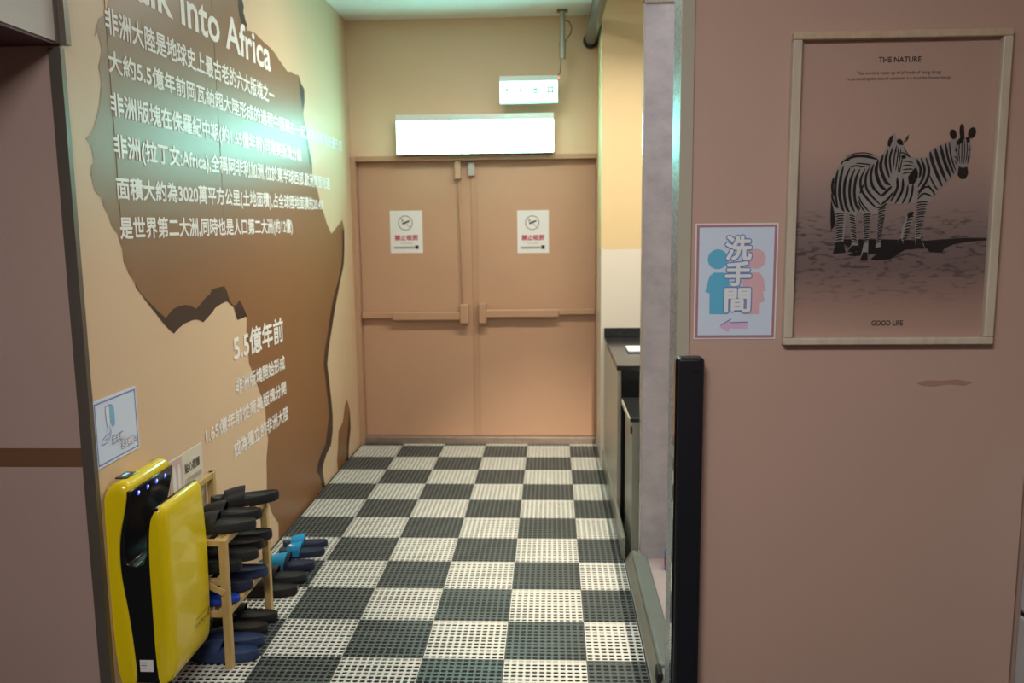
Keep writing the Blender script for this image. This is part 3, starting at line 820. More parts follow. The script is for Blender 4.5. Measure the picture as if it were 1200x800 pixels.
# black middle body: U-shaped slot between the shells
prof_mid = [(-1.03, 0.125), (-1.03, 0.25), (-1.045, 0.50), (-1.045, 0.60), (-1.03, 0.66), (-1.012, 0.72), (-1.004, 0.762), (-0.984, 0.762), (-0.985, 0.74), (-0.996, 0.69), (-1.014, 0.62), (-1.018, 0.56), (-1.012, 0.525),
            (-0.985, 0.515), (-0.960, 0.525), (-0.948, 0.56), (-0.944, 0.62), (-0.934, 0.68), (-0.922, 0.706), (-0.905, 0.712), (-0.900, 0.70), (-0.905, 0.60), (-0.905, 0.125)]
bm = NB(); prism_y(bm, prof_mid, ya + 0.006, yb - 0.006); obj('inner_body', bm, M_BLACKGL, dry, smooth=40, bevel=0.004)
prof_front = [(-0.937, 0.125), (-0.937, 0.50), (-0.934, 0.58), (-0.926, 0.655), (-0.913, 0.700), (-0.905, 0.712), (-0.893, 0.712), (-0.884, 0.700), (-0.880, 0.68), (-0.876, 0.60), (-0.872, 0.46), (-0.874, 0.30), (-0.880, 0.18),
              (-0.887, 0.145), (-0.900, 0.125)]
obj('front_shell', shell(fine(prof_front), ya, yb, 0.032, -0.937, 0.072, 0.125, 0.60), M_YEL, dry, smooth=50)
# display on the slanted top
bm = NB(); box(bm, -1.052, -1.012, ya + 0.045, ya + 0.115, 0.789, 0.795); obj('display', bm, M_SCREEN, dry, 0.003)
bm = NB(); box(bm, -1.040, -1.028, ya + 0.066, ya + 0.098, 0.7950, 0.7956); obj('display_digits', bm, M_SCREENLIT, dry)
text('lettering', 'UV', M_DARKINK, dry, (-1.022, yb - 0.085, 0.7945), (0, 1, 0), (-1, 0, 0), height=0.012, width=0.035)
for k in range(4):
    yk = ya + 0.06 + k * 0.062
    bm = NB(); bmesh.ops.create_uvsphere(bm, u_segments=12, v_segments=8, radius=0.008, matrix=Matrix.Translation((-0.9865, yk, 0.742)) @ Matrix.Diagonal((0.5, 1, 1, 1)))
    o = obj('indicator_light', bm, M_LED, dry, smooth=60)
    bm = NB(); bmesh.ops.create_uvsphere(bm, u_segments=8, v_segments=6, radius=0.0035, matrix=Matrix.Translation((-0.9835, yk, 0.744)) @ Matrix.Diagonal((0.5, 1, 1, 1)))
    obj('light_core', bm, M_LEDHOT, o, smooth=60)
pbox('rating_sticker', M_PAPER, dry, -0.994, -0.950, ya + 0.0050, ya + 0.0062, 0.165, 0.205, label='small white rating sticker')
bm = NB()
for k in range(3):
    z = 0.197 - k * 0.009
    flat(bm, [(-0.991, ya + 0.0047, z), (-0.972, ya + 0.0047, z), (-0.972, ya + 0.0047, z - 0.003), (-0.991, ya + 0.0047, z - 0.003)])
obj('sticker_print', bm, M_GREYINK, dry)
# small printed block low on the front shell
bm = NB()
NX = Vector((1, 0, 0.0))


def fx(z): return -0.8740 + (z - 0.30) * 0.05 + 0.0012


def fq(y, z): return (fx(z), y, z)


ribbon(bm, [fq(yb - 0.145, 0.262), fq(yb - 0.045, 0.262)], 0.002, NX, False)
for k in range(5):
    yk = yb - 0.15 + k * 0.024
    ribbon(bm, [fq(yk, 0.222), fq(yk + 0.005, 0.246), fq(yk + 0.012, 0.236), fq(yk + 0.016, 0.25)], 0.0016, NX, False)
    ribbon(bm, [fq(yk, 0.238), fq(yk + 0.018, 0.234)], 0.0014, NX, False)
ribbon(bm, [fq(yb - 0.036, 0.225), fq(yb - 0.036, 0.262)], 0.003, NX, False); ribbon(bm, [fq(yb - 0.046, 0.25), fq(yb - 0.027, 0.247)], 0.002, NX, False)
obj('printed_marking', bm, M_DARKINK, dry)

# ================================================================== SHOE RACK
rk = thing('shoe_rack', 'bamboo three-shelf shoe rack full of slippers beside the yellow hand dryer', 'shoe rack', (-0.95, -2.88, 0))
FX, RX, NY, FY = -0.835, -1.045, -3.085, -2.655
LW = 0.027
for (x, y, h, lb) in ((FX, NY, 0.481, None), (FX, FY, 0.481, None), (RX, NY, 0.60, None), (RX, FY, 0.60, None)):
    bm = NB(); box(bm, x - LW / 2, x + LW / 2, y - LW / 2, y + LW / 2, 0, h); obj('leg', bm, M_RACKWOOD, rk, 0.002)
bm = NB(); box(bm, RX - 0.010, RX + 0.010, NY - 0.014, FY + 0.014, 0.575, 0.600); obj('back_rail', bm, M_RACKWOOD, rk, 0.002)
for zf, zr in ((0.470, 0.470), (0.325, 0.325), (0.205, 0.205)):
    bm = NB(); bar(bm, (FX, NY + LW / 2, zf), (FX, FY - LW / 2, zf), 0.018, 0.024); obj('front_rail', bm, M_RACKWOOD, rk, 0.002) if zf != 0.325 else bm.free()
    for y in (NY, FY):
        bm = NB(); bar(bm, (FX - LW / 2, y, zf), (RX + LW / 2, y, zr), 0.018, 0.022); obj('side_rail', bm, M_RACKWOOD, rk, 0.002)
    bm = NB()
    for k in range(4):
        f = 0.12 + k * 0.26
        x = FX + (RX - FX) * f; z = zf + (zr - zf) * f + 0.004
        bar(bm, (x, NY, z), (x, FY, z), 0.022, 0.010)
    obj('shelf', bm, M_RACKWOOD, rk, 0.001)
bm = NB(); bar(bm, (FX + 0.002, NY - 0.0170, 0.290), (RX, NY - 0.0170, 0.400), 0.006, 0.024); obj('brace', bm, M_RACKWOOD, rk, 0.002)

# ================================================================== SLIPPERS


def sole_half(u, Wd):
    return Wd / 2 * max(0.0, 1 - abs(u) ** 3.0) ** 0.5 * (0.90 + 0.10 * u)


def sole_bm(L, Wd, th, curl=0.012):
    bm = NB(); n = 44; rings = []
    out = []
    us = [-math.cos(PI * k / (n // 2)) for k in range(n // 2 + 1)]
    for u in us: out.append((u * L / 2, sole_half(u, Wd)))
    for u in us[-2:0:-1]: out.append((u * L / 2, -sole_half(u, Wd)))
    def zt(x): return curl * max(0, 2 * x / L) ** 3 + 0.006 * max(0, -2 * x / L) ** 2
    for sc, z, base in ((0.93, 0, 0), (0.985, 0.004, 0), (1.0, th * 0.45, .3), (0.985, th * 0.85, 1), (0.95, th, 1), (0.88, th * 0.93, 1), (0.80, th * 0.82, 1)):
        rings.append([bm.verts.new((x * (1 - (1 - sc) * .6), y * sc, z + zt(x) * (0.5 if base == 0 else 1))) for x, y in out])
    m = len(out)
    for a, b in zip(rings, rings[1:]):
        for k in range(m):
            bm.faces.new((a[k], a[(k + 1) % m], b[(k + 1) % m], b[k]))
    bm.faces.new(rings[0][::-1]); bm.faces.new(rings[-1])
    return bm


def strap_bm(L, Wd, th, hgt, u0=-0.02, u1=0.60, thick=0.005):
    bm = NB(); nu, na = 8, 16
    g = {}
    for s in (0, 1):
        for i in range(nu + 1):
            u = u0 + (u1 - u0) * i / nu
            hw = sole_half(u, Wd) * 0.99 + (0.0015 if s else -thick + 0.0015)
            hh = hgt * (1 - 0.24 * (i / nu) ** 1.6) + (0 if s else -thick)
            for k in range(na + 1):
                a = PI * k / na
                # ends of the band run forward a little on the sides
                sh = 0.05 * L * (1 - math.sin(a)) * (1 if i == 0 else 1 - i / nu)
                g[s, i, k] = bm.verts.new((u * L / 2 + sh, hw * math.copysign(abs(math.cos(a)) ** 0.8, math.cos(a)), th * 0.35 + hh * math.sin(a) ** 0.85))
    for i in range(nu):
        for k in range(na):
            bm.faces.new((g[1, i, k], g[1, i + 1, k], g[1, i + 1, k + 1], g[1, i, k + 1]))
            bm.faces.new((g[0, i, k], g[0, i, k + 1], g[0, i + 1, k + 1], g[0, i + 1, k]))
    for k in range(na):
        for i, f in ((0, 0), (nu, 1)):
            q = (g[0, i, k], g[1, i, k], g[1, i, k + 1], g[0, i, k + 1]); bm.faces.new(q if f else q[::-1])
    for i in range(nu):
        for k, f in ((0, 1), (na, 0)):
            q = (g[0, i, k], g[0, i + 1, k], g[1, i + 1, k], g[1, i, k]); bm.faces.new(q if f else q[::-1])
    return bm


KINDS = {}


def slipper_kind(key, ms, mst, L=0.262, Wd=0.094, th=0.034, hgt=0.062, lining=None):
    a = sole_bm(L, Wd, th); bmesh.ops.recalc_face_normals(a, faces=a.faces)
    me = bpy.data.meshes.new('sole'); a.to_mesh(me); a.free(); me.materials.append(ms)
    b = strap_bm(L, Wd, th, hgt); bmesh.ops.recalc_face_normals(b, faces=b.faces)
    mb = bpy.data.meshes.new('strap'); b.to_mesh(mb); b.free(); mb.materials.append(mst)
    ml = None
    if lining:
        c = strap_bm(L, Wd * 1.04, th, hgt + 0.005, -0.16, 0.05, 0.012); bmesh.ops.recalc_face_normals(c, faces=c.faces)
        ml = bpy.data.meshes.new('collar'); c.to_mesh(ml); c.free(); ml.materials.append(lining)
    for q in (me, mb, ml):
        if q:
            for p in q.polygons: p.use_smooth = True
            q.set_sharp_from_angle(angle=math.radians(60))
    KINDS[key] = (me, mb, ml)


slipper_kind('black', M_SLBLACK, M_SLBLACK)
slipper_kind('char', M_SLCHAR, M_SLCHAR)
slipper_kind('brown', M_SLBROWN, M_SLBROWN)
slipper_kind('navy', M_SLNAVY, M_SLNAVY)
slipper_kind('dnavy', M_SLDNAVY, M_SLNAVY)
slipper_kind('cobalt', M_SLCOBALT, M_SLDNAVY, th=0.022)
slipper_kind('cyan', M_SLDNAVY, M_SLCYAN, L=0.22, Wd=0.084, th=0.028, hgt=0.060)
slipper_kind('navycyan', M_SLDNAVY, M_SLCYAN, L=0.26, Wd=0.098, th=0.034, hgt=0.070, lining=M_SLDNAVY)


def slipper(kind, heel, yaw, label, group, tilt=0.0, roll=0.0):
    """heel = world position of the back of the sole on its support; toes point towards the wall (-x) turned by yaw degrees"""
    me, mb, ml = KINDS[kind]
    L = max(v.co.x for v in me.vertices)
    t = thing('slipper', label, 'slipper', (0, 0, 0), group)
    R = Matrix.Rotation(PI + math.radians(yaw), 4, 'Z') @ Matrix.Rotation(math.radians(tilt), 4, 'Y') @ Matrix.Rotation(math.radians(roll), 4, 'X')
    t.matrix_world = Matrix.Translation(Vector(heel) + R.to_3x3() @ Vector((L, 0, 0))) @ R
    for nm, q in (('sole', me), ('strap', mb), ('collar', ml)):
        if q:
            c = bpy.data.objects.new(nm, q); COL.objects.link(c); c.parent = t
    return t


GT, GM, GL, GF, GB = ('slippers on the top shelf', 'slippers on the middle shelf', 'slippers on the bottom shelf', 'slippers on the floor under the rack', 'slippers on the mat beyond the rack')
ZT, ZM, ZL = 0.4835, 0.337, 0.2185
slipper('black', (-0.772, -2.650, ZT), 23, 'black slipper lying askew at the far end of the top shelf', GT)
slipper('black', (-0.765, -2.872, ZT), 6, 'black slipper in the middle of the top shelf, strap beside the dryer', GT)
slipper('char', (-0.748, -2.985, ZT), 6, 'charcoal slipper nearest the dryer on the top shelf', GT)
slipper('char', (-0.790, -2.700, ZM), 8, 'black slipper at the far end of the middle shelf', GM)
slipper('black', (-0.790, -2.805, ZM), 3, 'second black slipper from the far end of the middle shelf', GM)
slipper('char', (-0.775, -2.905, ZM), 2, 'third black slipper from the far end of the middle shelf', GM)
slipper('black', (-0.800, -3.01, ZM), 0, 'black slipper nearest the dryer on the middle shelf', GM)
slipper('navy', (-0.785, -2.785, ZL), 3, 'dark navy slipper farthest along the bottom shelf', GL)
slipper('dnavy', (-0.80, -2.91, ZL), 2, 'dark navy slipper in the middle of the bottom shelf', GL)
slipper('cobalt', (-0.81, -3.02, ZL), 0, 'cobalt blue slipper nearest the dryer on the bottom shelf', GL)
slipper('navy', (-0.752, -3.020, 0), 1, 'navy blue slipper nearest the camera on the floor under the rack', GF)
slipper('navy', (-0.765, -2.920, 0), 1, 'second navy blue slipper on the floor under the rack', GF)
slipper('brown', (-0.785, -2.820, 0), 2, 'brown-black slipper on the floor behind the two navy ones', GF)
slipper('black', (-0.778, -2.722, 0), 1, 'black slipper on the floor at the far leg of the rack', GF)
slipper('black', (-0.772, -2.475, 0), 2, 'black slipper just past the shoe rack on the mat', GB)
slipper('char', (-0.765, -2.345, 0), 0, 'black slipper beside the big navy-collared slipper on the mat', GB)
slipper('navycyan', (-0.770, -2.205, 0), 4, 'big cyan slipper with a thick navy collar on the mat', GB)
a = slipper('cyan', (-0.770, -2.035, 0), 6, 'cyan strapped slipper with a flower beside the big navy-collared slipper', GB)
slipper('cyan', (-0.785, -1.925, 0), 7, 'cyan strapped slipper farthest along the mat by the mural wall', GB)
bm = NB()
for k in range(6):
    aa = k * PI / 3
    bmesh.ops.create_uvsphere(bm, u_segments=8, v_segments=6, radius=0.006, matrix=Matrix.Translation((0.045 + 0.009 * math.cos(aa), 0.012 + 0.009 * math.sin(aa), 0.058)) @ Matrix.Diagonal((1, 1, .6, 1)))
bm2 = obj('flower', bm, M_PALE, None, smooth=60); bm2.parent = a

# ================================================================== RIGHT SIDE
# concrete pattern partition standing at the washroom doorway
pt = thing('partition_panel', 'tall grey concrete-pattern partition board between the counter and the door jamb', 'partition', (0.9, -2.06, 0.012))
pbox('board', M_CONCRETE, pt, 0.738, 1.30, -2.075, -2.040, 0.012, 2.62, bevel=0.002)
pbox('edge_strip', M_EDGE, pt, 0.731, 0.7385, -2.078, -2.037, 0.012, 2.62, bevel=0.001, label='shiny edge strip')
pbox('head_rail', M_CABINET, pt, 0.731, 1.30, -2.085, -2.03, 2.505, 2.56, bevel=0.003)
# far high counter
ct = thing('washbasin_counter', 'black stone topped washroom counter against the yellow wall', 'counter', (0.9, -1.0, 0))
XC = 0.668
pbox('countertop', M_BLACKSTONE, ct, XC - 0.004, 1.35, -1.55, YW - 0.003, 0.815, 0.84, bevel=0.003)
pbox('backsplash', M_BLACKSTONE, ct, XC - 0.002, 1.35, YW - 0.02, YW - 0.003, 0.8405, 0.90, bevel=0.002)
pbox('side_panel', M_CABINET, ct, XC, XC + 0.02, -1.54, YW - 0.003, -0.012, 0.815, bevel=0.002, label='grey side panel facing the corridor')
pbox('end_panel', M_BLACKGL, ct, XC + 0.02, 1.35, -1.545, -1.525, 0.012, 0.815, bevel=0.002, label='glossy black end panel')
pbox('base_strip', M_CABINETD, ct, XC - 0.012, XC + 0.004, -2.04, YW - 0.05, -0.012, 0.10, bevel=0.003)
# low unit in front of it
lu = thing('low_cabinet', 'low dark topped cabinet between the counter and the grey partition', 'cabinet', (0.95, -1.8, 0))
pbox('top', M_BLACKSTONE, lu, 0.690, 1.35, -2.035, -1.55, 0.655, 0.675, bevel=0.003)
pbox('top_edge', M_JAMB, lu, 0.684, 0.690, -2.035, -1.60, 0.652, 0.675, bevel=0.001, label='cream edge band')
pbox('body', M_CABINETD, lu, 0.700, 1.35, -2.035, -1.66, 0.012, 0.655, bevel=0.002)
pbox('handle', M_BLACKPL, lu, 0.692, 0.7005, -2.03, -2.00, 0.60, 0.63, bevel=0.002, label='small black catch')
tw = pbox('paper_towel', M_PAPER, None, 0.76, 0.90, -1.12, -0.93, 0.8415, 0.856, bevel=0.005)
tag(tw, 'folded white paper towel lying on the black counter', 'paper towel')
# blue bottle on the washroom floor
bt = thing('detergent_bottle', 'small blue and red bottle on the washroom floor behind the jamb', 'bottle', (0.866, -2.2, 0.012))
bm = NB(); tube(bm, [(0.866, -2.2, 0.012), (0.866, -2.2, 0.10), (0.866, -2.2, 0.125), (0.866, -2.2, 0.145)], [0.032, 0.032, 0.014, 0.012], 18); obj('bottle_body', bm, M_BLUEBOT, bt, smooth=50)
bm = NB(); tube(bm, [(0.866, -2.2, 0.03), (0.866, -2.2, 0.075)], 0.0325, 18); obj('bottle_label', bm, M_REDBOT, bt, smooth=50)
# rubber stop at the near end of the sill
bm = NB(); box(bm, 0.683, 0.7015, -3.19, -3.115, -0.008, 0.058); o = obj('door_stop', bm, M_BLACKRUB, None, 0.008, 3)
tag(o, 'black rubber stop at the near end of the green-grey sill', 'door stop')
# black post in front of the jamb
ps = thing('corner_post', 'tall black square post standing against the pale door jamb', 'post', (0.722, YJ - 0.03, -0.012))
bm = NB(); box(bm, 0.693, 0.769, YJ - 0.068, YJ - 0.011, -0.012, 1.186); obj('post_body', bm, M_BLACKPL, ps, 0.010, 4)
pbox('edge_profile', M_BLACKGL, ps, 0.6875, 0.6945, YJ - 0.052, YJ - 0.016, -0.012, 1.180, bevel=0.003, label='glossy side profile')
pbox('name_plate', M_BLACKGL, ps, 0.735, 0.753, YJ - 0.0692, YJ - 0.0678, 1.145, 1.152, bevel=0.0005)

# white cabinet at the right edge
wc = thing('storage_cabinet', 'white cabinet standing at the right end of the pink wall', 'cabinet', (1.9, -3.55, 0))
pbox('lower_body', M_WHITECAB, wc, 1.735, 2.2, YJ - 0.35, YJ - 0.001, -0.012, 0.390, bevel=0.012)
pbox('upper_body', M_WHITECAB, wc, 1.737, 2.2, YJ - 0.35, YJ - 0.001, 0.398, 0.95, bevel=0.012)
pbox('joint', M_BLACKRUB, wc, 1.742, 2.19, YJ - 0.34, YJ - 0.004, 0.388, 0.400)

# washroom sign -----------------------------------------------------
YP = YJ - 0.0022
c = [onp(815, 262, 1, YP), onp(911.5, 261, 1, YP), onp(909.5, 397.5, 1, YP), onp(813, 397, 1, YP)]
x0 = (c[0].x + c[3].x) / 2; x1 = (c[1].x + c[2].x) / 2; z1 = (c[0].z + c[1].z) / 2; z0 = (c[2].z + c[3].z) / 2
W, H = x1 - x0, z1 - z0
t = thing('restroom_sign', 'pale blue washroom sign with two figures beside the zebra picture', 'sign', ((x0 + x1) / 2, YJ, z0))
pbox('sheet', M_PAPER, t, x0, x1, YP, YJ, z0, z1)
YK = YP - 0.0006


def sq(u, v, k=0): return (x0 + u * W, YK - k * 0.0004, z0 + v * H)


def srect(bm, u0, v0, u1, v1, k=0): flat(bm, [sq(u0, v0, k), sq(u1, v0, k), sq(u1, v1, k), sq(u0, v1, k)])


bm = NB(); srect(bm, .018, .013, .982, .987); obj('border', bm, M_MAUVE, t)
bm = NB(); srect(bm, .048, .036, .952, .966, 1); obj('ground', bm, M_LAMPAPER, t)


def circ(u, v, ru, k):
    return [sq(u + ru * math.cos(a), v + ru * W / H * math.sin(a), k) for a in [q * PI / 14 for q in range(28)]]


bm = NB(); flat(bm, circ(.275, .695, .122, 2)); flat(bm, [sq(*p, 2) for p in ((.16, .50), (.18, .55), (.23, .58), (.36, .58), (.42, .55), (.42, .22), (.185, .22), (.185, .40), (.13, .415))]); obj('man_figure', bm, M_SKYBLUE, t)
bm = NB(); flat(bm, circ(.735, .695, .122, 2)); flat(bm, [sq(*p, 2) for p in ((.58, .55), (.64, .58), (.78, .58), (.83, .54), (.87, .42), (.83, .415), (.86, .33), (.80, .32), (.80, .22), (.60, .22))]); obj('woman_figure', bm, M_ROSE, t)
bm = NB(); flat(bm, [sq(*p, 2) for p in ((.31, .112), (.455, .178), (.44, .143), (.655, .148), (.655, .092), (.44, .094), (.425, .058))]); obj('arrow', bm, M_PINKARROW, t)
bm = NB(); ribbon(bm, [sq(*p, 3) for p in ((.33, .124), (.455, .178))], 0.003, Vector((0, -1, 0)), False); ribbon(bm, [sq(*p, 3) for p in ((.45, .146), (.655, .150))], 0.003, Vector((0, -1, 0)), False)
obj('arrow_outline', bm, M_BLUEINK, t)
for ch, v in (('洗', .69), ('手', .47), ('間', .24)):
    h = .200
    text('lettering', ch, M_OUTL, t, sq(.525, v, 4), (1, 0, 0), (0, 0, 1), width=.30 * W, height=h * H, align='C', spread=0.0062)
    text('lettering', ch, M_PALE, t, sq(.525, v, 5), (1, 0, 0), (0, 0, 1), width=.30 * W, height=h * H, align='C', spread=0.0026)

# zebra picture ------------------------------------------------------
YFm = YJ - 0.028
c = [onp(929, 34.5, 1, YFm), onp(1187, 35, 1, YFm), onp(1166, 404, 1, YFm), onp(919.5, 404, 1, YFm)]
x0 = (c[0].x + c[3].x) / 2; x1 = (c[1].x + c[2].x) / 2; z1 = (c[0].z + c[1].z) / 2; z0 = (c[2].z + c[3].z) / 2
W, H = x1 - x0, z1 - z0
fr = thing('zebra_picture', 'wood framed print of two zebras hanging on the pink wall', 'picture', ((x0 + x1) / 2, YJ, z0))
RW = 0.026
for nm, q, m in (('top_rail', (x0, x1, z1 - RW * .8, z1), M_PALEWOOD), ('bottom_rail', (x0, x1, z0, z0 + RW * .8), M_FRAMEWOOD),
                 ('side_rail', (x0, x0 + RW, z0 + RW * .8, z1 - RW * .8), M_FRAMEWOOD), ('side_rail', (x1 - RW, x1, z0 + RW * .8, z1 - RW * .8), M_FRAMEWOOD)):
    pbox(nm, m, fr, q[0], q[1], YFm, YJ - 0.002, q[2], q[3], bevel=0.003)
make_print(z1 - 0.02, z0 + 0.02)
YQ = YJ - 0.004
bm = NB(); box(bm, x0 + RW - .004, x1 - RW + .004, YQ, YJ - 0.002, z0 + .016, z1 - .016)
pr = obj('print', bm, M_PRINT, fr); pr['label'] = 'photo print of dusty ground'
bm = NB(); box(bm, x0 + RW - .004, x1 - RW + .004, YFm + 0.010, YFm + 0.012, z0 + .016, z1 - .016); obj('glass_pane', bm, M_GLASS, fr)
YZ = YQ - 0.0006
for body, cx, cy, wpx, hpx, b in (('THE NATURE', 1054.5, 73, 50, 6.5, 0.02), ('The world is made up of all kinds of living things', 1053.5, 88, 99, 5, 0.0),
                                  ('so protecting the natural creatures is a must for human beings', 1053.5, 94.5, 121, 5, 0.0), ('GOOD LIFE', 1039.5, 381.5, 37, 6.5, 0.02)):
    a = onp(cx, cy, 1, YZ); b0 = onp(cx - wpx / 2, cy, 1, YZ); b1 = onp(cx + wpx / 2, cy, 1, YZ)
    k = (b1.x - b0.x) / wpx
    text('lettering', body, M_DARKINK, fr, a, (1, 0, 0), (0, 0, 1), width=b1.x - b0.x, height=hpx * k, bold=b, align='C')


def zp(x, y, k=0): return onp(960 + x / 4.445, 130 + y / 4.445, 1, YZ - k * 0.0005)


NY_ = Vector((0, -1, 0))


def zpoly(name, polys, m, k):
    bm = NB()
    for pts in polys: flat(bm, [zp(x, y, k) for x, y in pts])
    return obj(name, bm, m, fr)


def zstrokes(bm, L, k, wd):
    for s in L:
        ww = wd
        if isinstance(s[0], (int, float)): ww = s[0]; s = s[1:]
        ribbon(bm, [zp(x, y, k) for x, y in s], ww / 4.445 * 0.00252, NY_)


def legbars(top, bot, w0, w1, n, slope=0.0):
    L = []
    for i in range(n):
        f = (i + .5) / n
        cx = top[0] + (bot[0] - top[0]) * f; cy = top[1] + (bot[1] - top[1]) * f; ww = w0 + (w1 - w0) * f
        L.append((7, (cx - ww / 2, cy + slope), (cx, cy - 3), (cx + ww / 2, cy - slope)))
    return L


def ell(cx, cy, rx, ry, rot=0.0, n=16):
    c, s = math.cos(rot), math.sin(rot)
    return [(cx + rx * math.cos(a) * c - ry * math.sin(a) * s, cy + rx * math.cos(a) * s + ry * math.sin(a) * c) for a in [q * 2 * PI / n for q in range(n)]]


zpoly('printed_shadow', [[(110, 668), (330, 668), (500, 672), (560, 675), (640, 668), (760, 661), (905, 660), (905, 672), (780, 680), (700, 695), (660, 712), (645, 725), (640, 738), (575, 735),
                          (560, 714), (450, 722), (410, 745), (370, 772), (300, 778), (265, 775), (300, 742), (180, 757), (145, 750), (200, 730), (120, 690)]], M_ZDARK, 1)
# farther zebra
zpoly('zebra_silhouette', [[(330, 330), (340, 260), (420, 230), (505, 243), (560, 240), (580, 205), (605, 188), (650, 168), (700, 148), (735, 138), (765, 138), (785, 150), (795, 190), (789, 240), (776, 290), (777, 325),
                            (762, 352), (737, 353), (720, 335), (712, 318), (690, 345), (655, 378), (622, 415), (600, 440), (572, 475), (560, 520), (545, 560), (532, 620), (527, 668), (545, 695), (550, 716), (505, 716),
                            (498, 670), (500, 600), (506, 540), (503, 478), (430, 484), (360, 487), (330, 470)],
                           [(455, 540), (475, 522), (497, 525), (498, 548), (480, 590), (457, 625), (442, 655), (437, 700), (442, 722), (408, 726), (402, 695), (424, 655), (430, 615), (445, 575)],
                           [(105, 285), (112, 262), (135, 243), (180, 225), (240, 219), (300, 233), (340, 250), (340, 320), (180, 320), (110, 320)]], M_ZLIGHT, 2)
bm = NB()
zstrokes(bm, [[(507, 250), (528, 300), (522, 350)], [(530, 246), (548, 300), (540, 350), (515, 395)], [(556, 243), (572, 310), (556, 370), (515, 425)],
              [16, (578, 212), (596, 285), (640, 392)], [17, (603, 193), (623, 270), (662, 366)], [16, (632, 178), (652, 260), (686, 345)], [12, (658, 168), (673, 250), (702, 328)],
              [8, (678, 160), (686, 230), (711, 312)], [8, (575, 335), (598, 385), (618, 412)], [8, (562, 380), (590, 415), (603, 437)],
              [9, (513, 440), (545, 400), (575, 398), (598, 430)], [9, (512, 460), (545, 430), (590, 445)],
              [13, (398, 330), (408, 395), (372, 472)], [13, (436, 352), (432, 415), (396, 482)], [11, (462, 385), (455, 435), (432, 482)], [11, (489, 378), (482, 435), (466, 480)], [10, (380, 330), (388, 385), (366, 440)],
              [14, (130, 258), (185, 236), (245, 236), (305, 252)], [5, (140, 238), (185, 222), (240, 218), (300, 232)], [7, (112, 285), (125, 262), (160, 255)],
              [8, (150, 300), (190, 285), (230, 292), (270, 286)], [7, (190, 272), (235, 275), (275, 282)]], 3, 13)
zstrokes(bm, legbars((538, 470), (513, 660), 62, 26, 15, 3) + legbars((478, 545), (437, 690), 36, 22, 9, 4), 3, 7)
# face of the farther zebra
zstrokes(bm, [[5, (745, 150), (743, 210), (742, 275)], [5, (733, 158), (728, 210), (733, 275)], [5, (757, 155), (758, 210), (753, 275)], [5, (720, 165), (716, 200), (724, 262)], [5, (769, 160), (771, 205), (763, 270)],
              [5, (708, 190), (718, 222), (716, 250)], [5, (781, 175), (782, 215), (773, 255)], [5, (701, 235), (714, 245), (722, 265)], [5, (703, 255), (713, 268), (720, 285)], [5, (786, 230), (778, 250), (772, 275)],
              [6, (706, 205), (722, 208)], [6, (775, 205), (789, 200)]], 3, 5)
obj('zebra_stripes', bm, M_ZDARK, fr)
zpoly('zebra_dark_patch', [ell(698, 121, 18, 26, -0.2), ell(796, 113, 20, 30, 0.35), [(730, 100), (735, 72), (745, 66), (754, 76), (758, 140), (750, 165), (735, 150)], [(712, 165), (735, 138), (750, 165), (722, 178)],
                           [(762, 140), (782, 130), (786, 160), (770, 165)], [(727, 288), (748, 296), (771, 290), (777, 325), (762, 352), (737, 353), (720, 333)],
                           [(500, 665), (527, 665), (550, 716), (505, 716)], [(402, 695), (424, 660), (437, 690), (442, 722), (408, 726)], [(458, 540), (475, 523), (495, 526), (485, 550), (462, 560)]], M_ZDARK, 4)
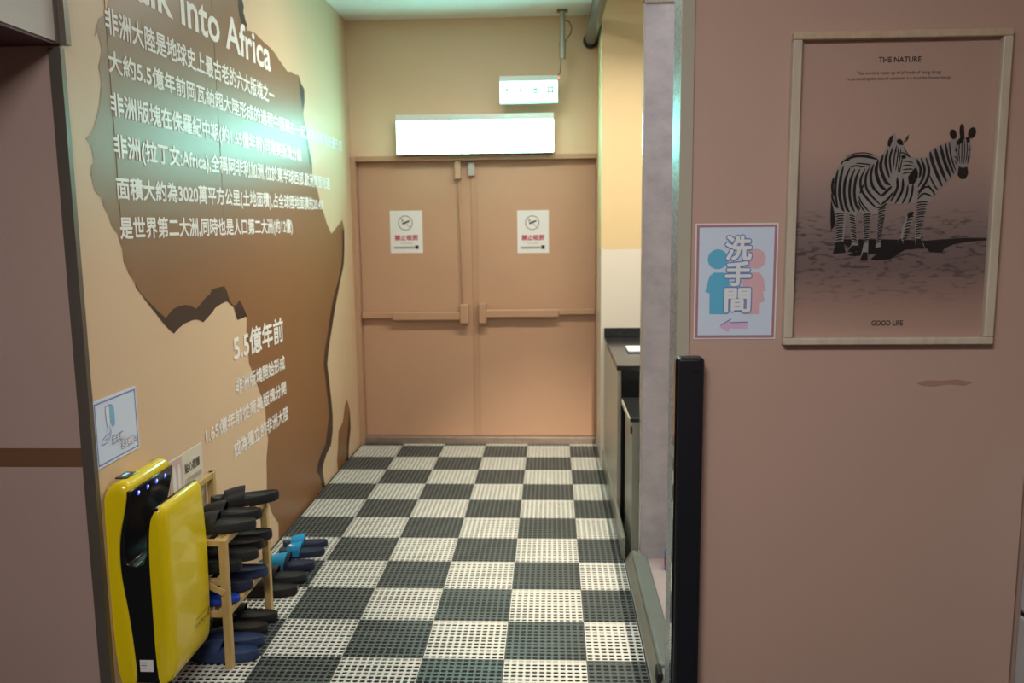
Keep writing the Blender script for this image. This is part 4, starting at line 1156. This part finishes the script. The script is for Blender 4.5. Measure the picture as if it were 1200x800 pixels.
# nearer zebra
zpoly('zebra_silhouette', [[(357, 180), (357, 160), (370, 132), (392, 113), (400, 125), (402, 142), (432, 150), (446, 190), (470, 228), (492, 262), (512, 300), (515, 340), (495, 376), (467, 380), (442, 350), (408, 332), (400, 370),
                            (385, 440), (352, 490), (350, 525), (325, 575), (319, 640), (320, 708), (293, 712), (300, 640), (303, 570), (300, 535), (276, 540), (263, 600), (256, 690), (252, 775), (213, 775), (232, 690), (226, 600), (222, 525),
                            (192, 530), (188, 600), (200, 660), (207, 712), (182, 737), (148, 730), (170, 690), (165, 620), (152, 535), (138, 530), (134, 600), (126, 680), (137, 735), (72, 740), (84, 690), (90, 620), (80, 515),
                            (64, 470), (61, 400), (70, 345), (92, 302), (115, 278), (140, 288), (200, 300), (265, 285), (310, 252), (338, 215)]], M_ZLIGHT, 5)
bm = NB()
zstrokes(bm, [[7, (404, 178), (392, 235), (386, 300)], [10, (384, 188), (368, 250), (376, 325)], [13, (358, 205), (346, 270), (366, 348)], [16, (334, 226), (320, 290), (345, 365), (372, 385)],
              [17, (308, 254), (296, 315), (318, 385), (350, 412)], [14, (284, 276), (268, 335), (280, 395), (322, 442)], [14, (322, 445), (350, 420), (378, 392)],
              [12, (262, 292), (242, 350), (252, 415), (318, 488)], [11, (320, 490), (358, 458), (388, 420)], [12, (240, 300), (216, 358), (222, 415), (262, 470), (298, 505)],
              [14, (212, 302), (192, 352), (183, 420), (190, 480), (206, 522)], [9, (232, 380), (212, 430)], [14, (186, 302), (164, 360), (158, 430), (168, 490), (184, 524)],
              [15, (160, 296), (136, 360), (130, 430), (142, 500), (158, 526)], [15, (126, 288), (112, 350), (106, 430), (118, 500), (130, 522)], [14, (98, 306), (86, 368), (84, 440), (98, 508)],
              [13, (76, 345), (68, 395), (74, 440)], [10, (64, 430), (74, 472), (92, 505)], [8, (205, 440), (222, 480), (260, 525)], [7, (203, 462), (218, 498), (238, 525)], [7, (202, 488), (212, 515)],
              [9, (300, 505), (330, 498), (352, 480)]], 6, 13)
zstrokes(bm, legbars((248, 535), (244, 690), 46, 24, 14, 3) + legbars((328, 505), (308, 690), 44, 20, 15, 6) + legbars((108, 530), (104, 690), 50, 34, 13, 3) + legbars((170, 540), (186, 690), 32, 28, 12, -4), 6, 6)
zstrokes(bm, [[6, (414, 185), (408, 240), (398, 310)], [6, (426, 195), (418, 255), (410, 320)], [6, (434, 240), (424, 290), (418, 325)], [6, (420, 215), (448, 222), (470, 240)], [6, (434, 262), (465, 262), (490, 272)],
              [6, (432, 285), (468, 282), (498, 290)], [6, (436, 306), (468, 302), (488, 304)], [6, (434, 328), (458, 320), (474, 322)], [5, (398, 190), (402, 215)], [4, (440, 190), (458, 220), (478, 245)]], 6, 6)
obj('zebra_stripes', bm, M_ZDARK, fr)
zpoly('zebra_dark_patch', [[(357, 180), (357, 160), (370, 134), (386, 124), (380, 160), (368, 188)], [(404, 152), (420, 143), (436, 158), (438, 178), (418, 176), (406, 166)], ell(440, 239, 13, 9),
                           [(462, 345), (478, 318), (505, 290), (515, 318), (514, 345), (495, 377), (468, 380)], [(62, 460), (72, 500), (84, 560), (78, 600), (61, 622), (58, 560)],
                           [(72, 740), (84, 685), (126, 680), (137, 735)], [(213, 775), (228, 735), (252, 735), (252, 775)], [(148, 730), (170, 700), (205, 700), (207, 712), (182, 737)]], M_ZDARK, 7)
bm = NB(); zstrokes(bm, [[4, (440, 165), (455, 140), (468, 122)], [4, (452, 158), (466, 132)]], 7, 4); obj('zebra_ear', bm, M_ZDARK, fr)
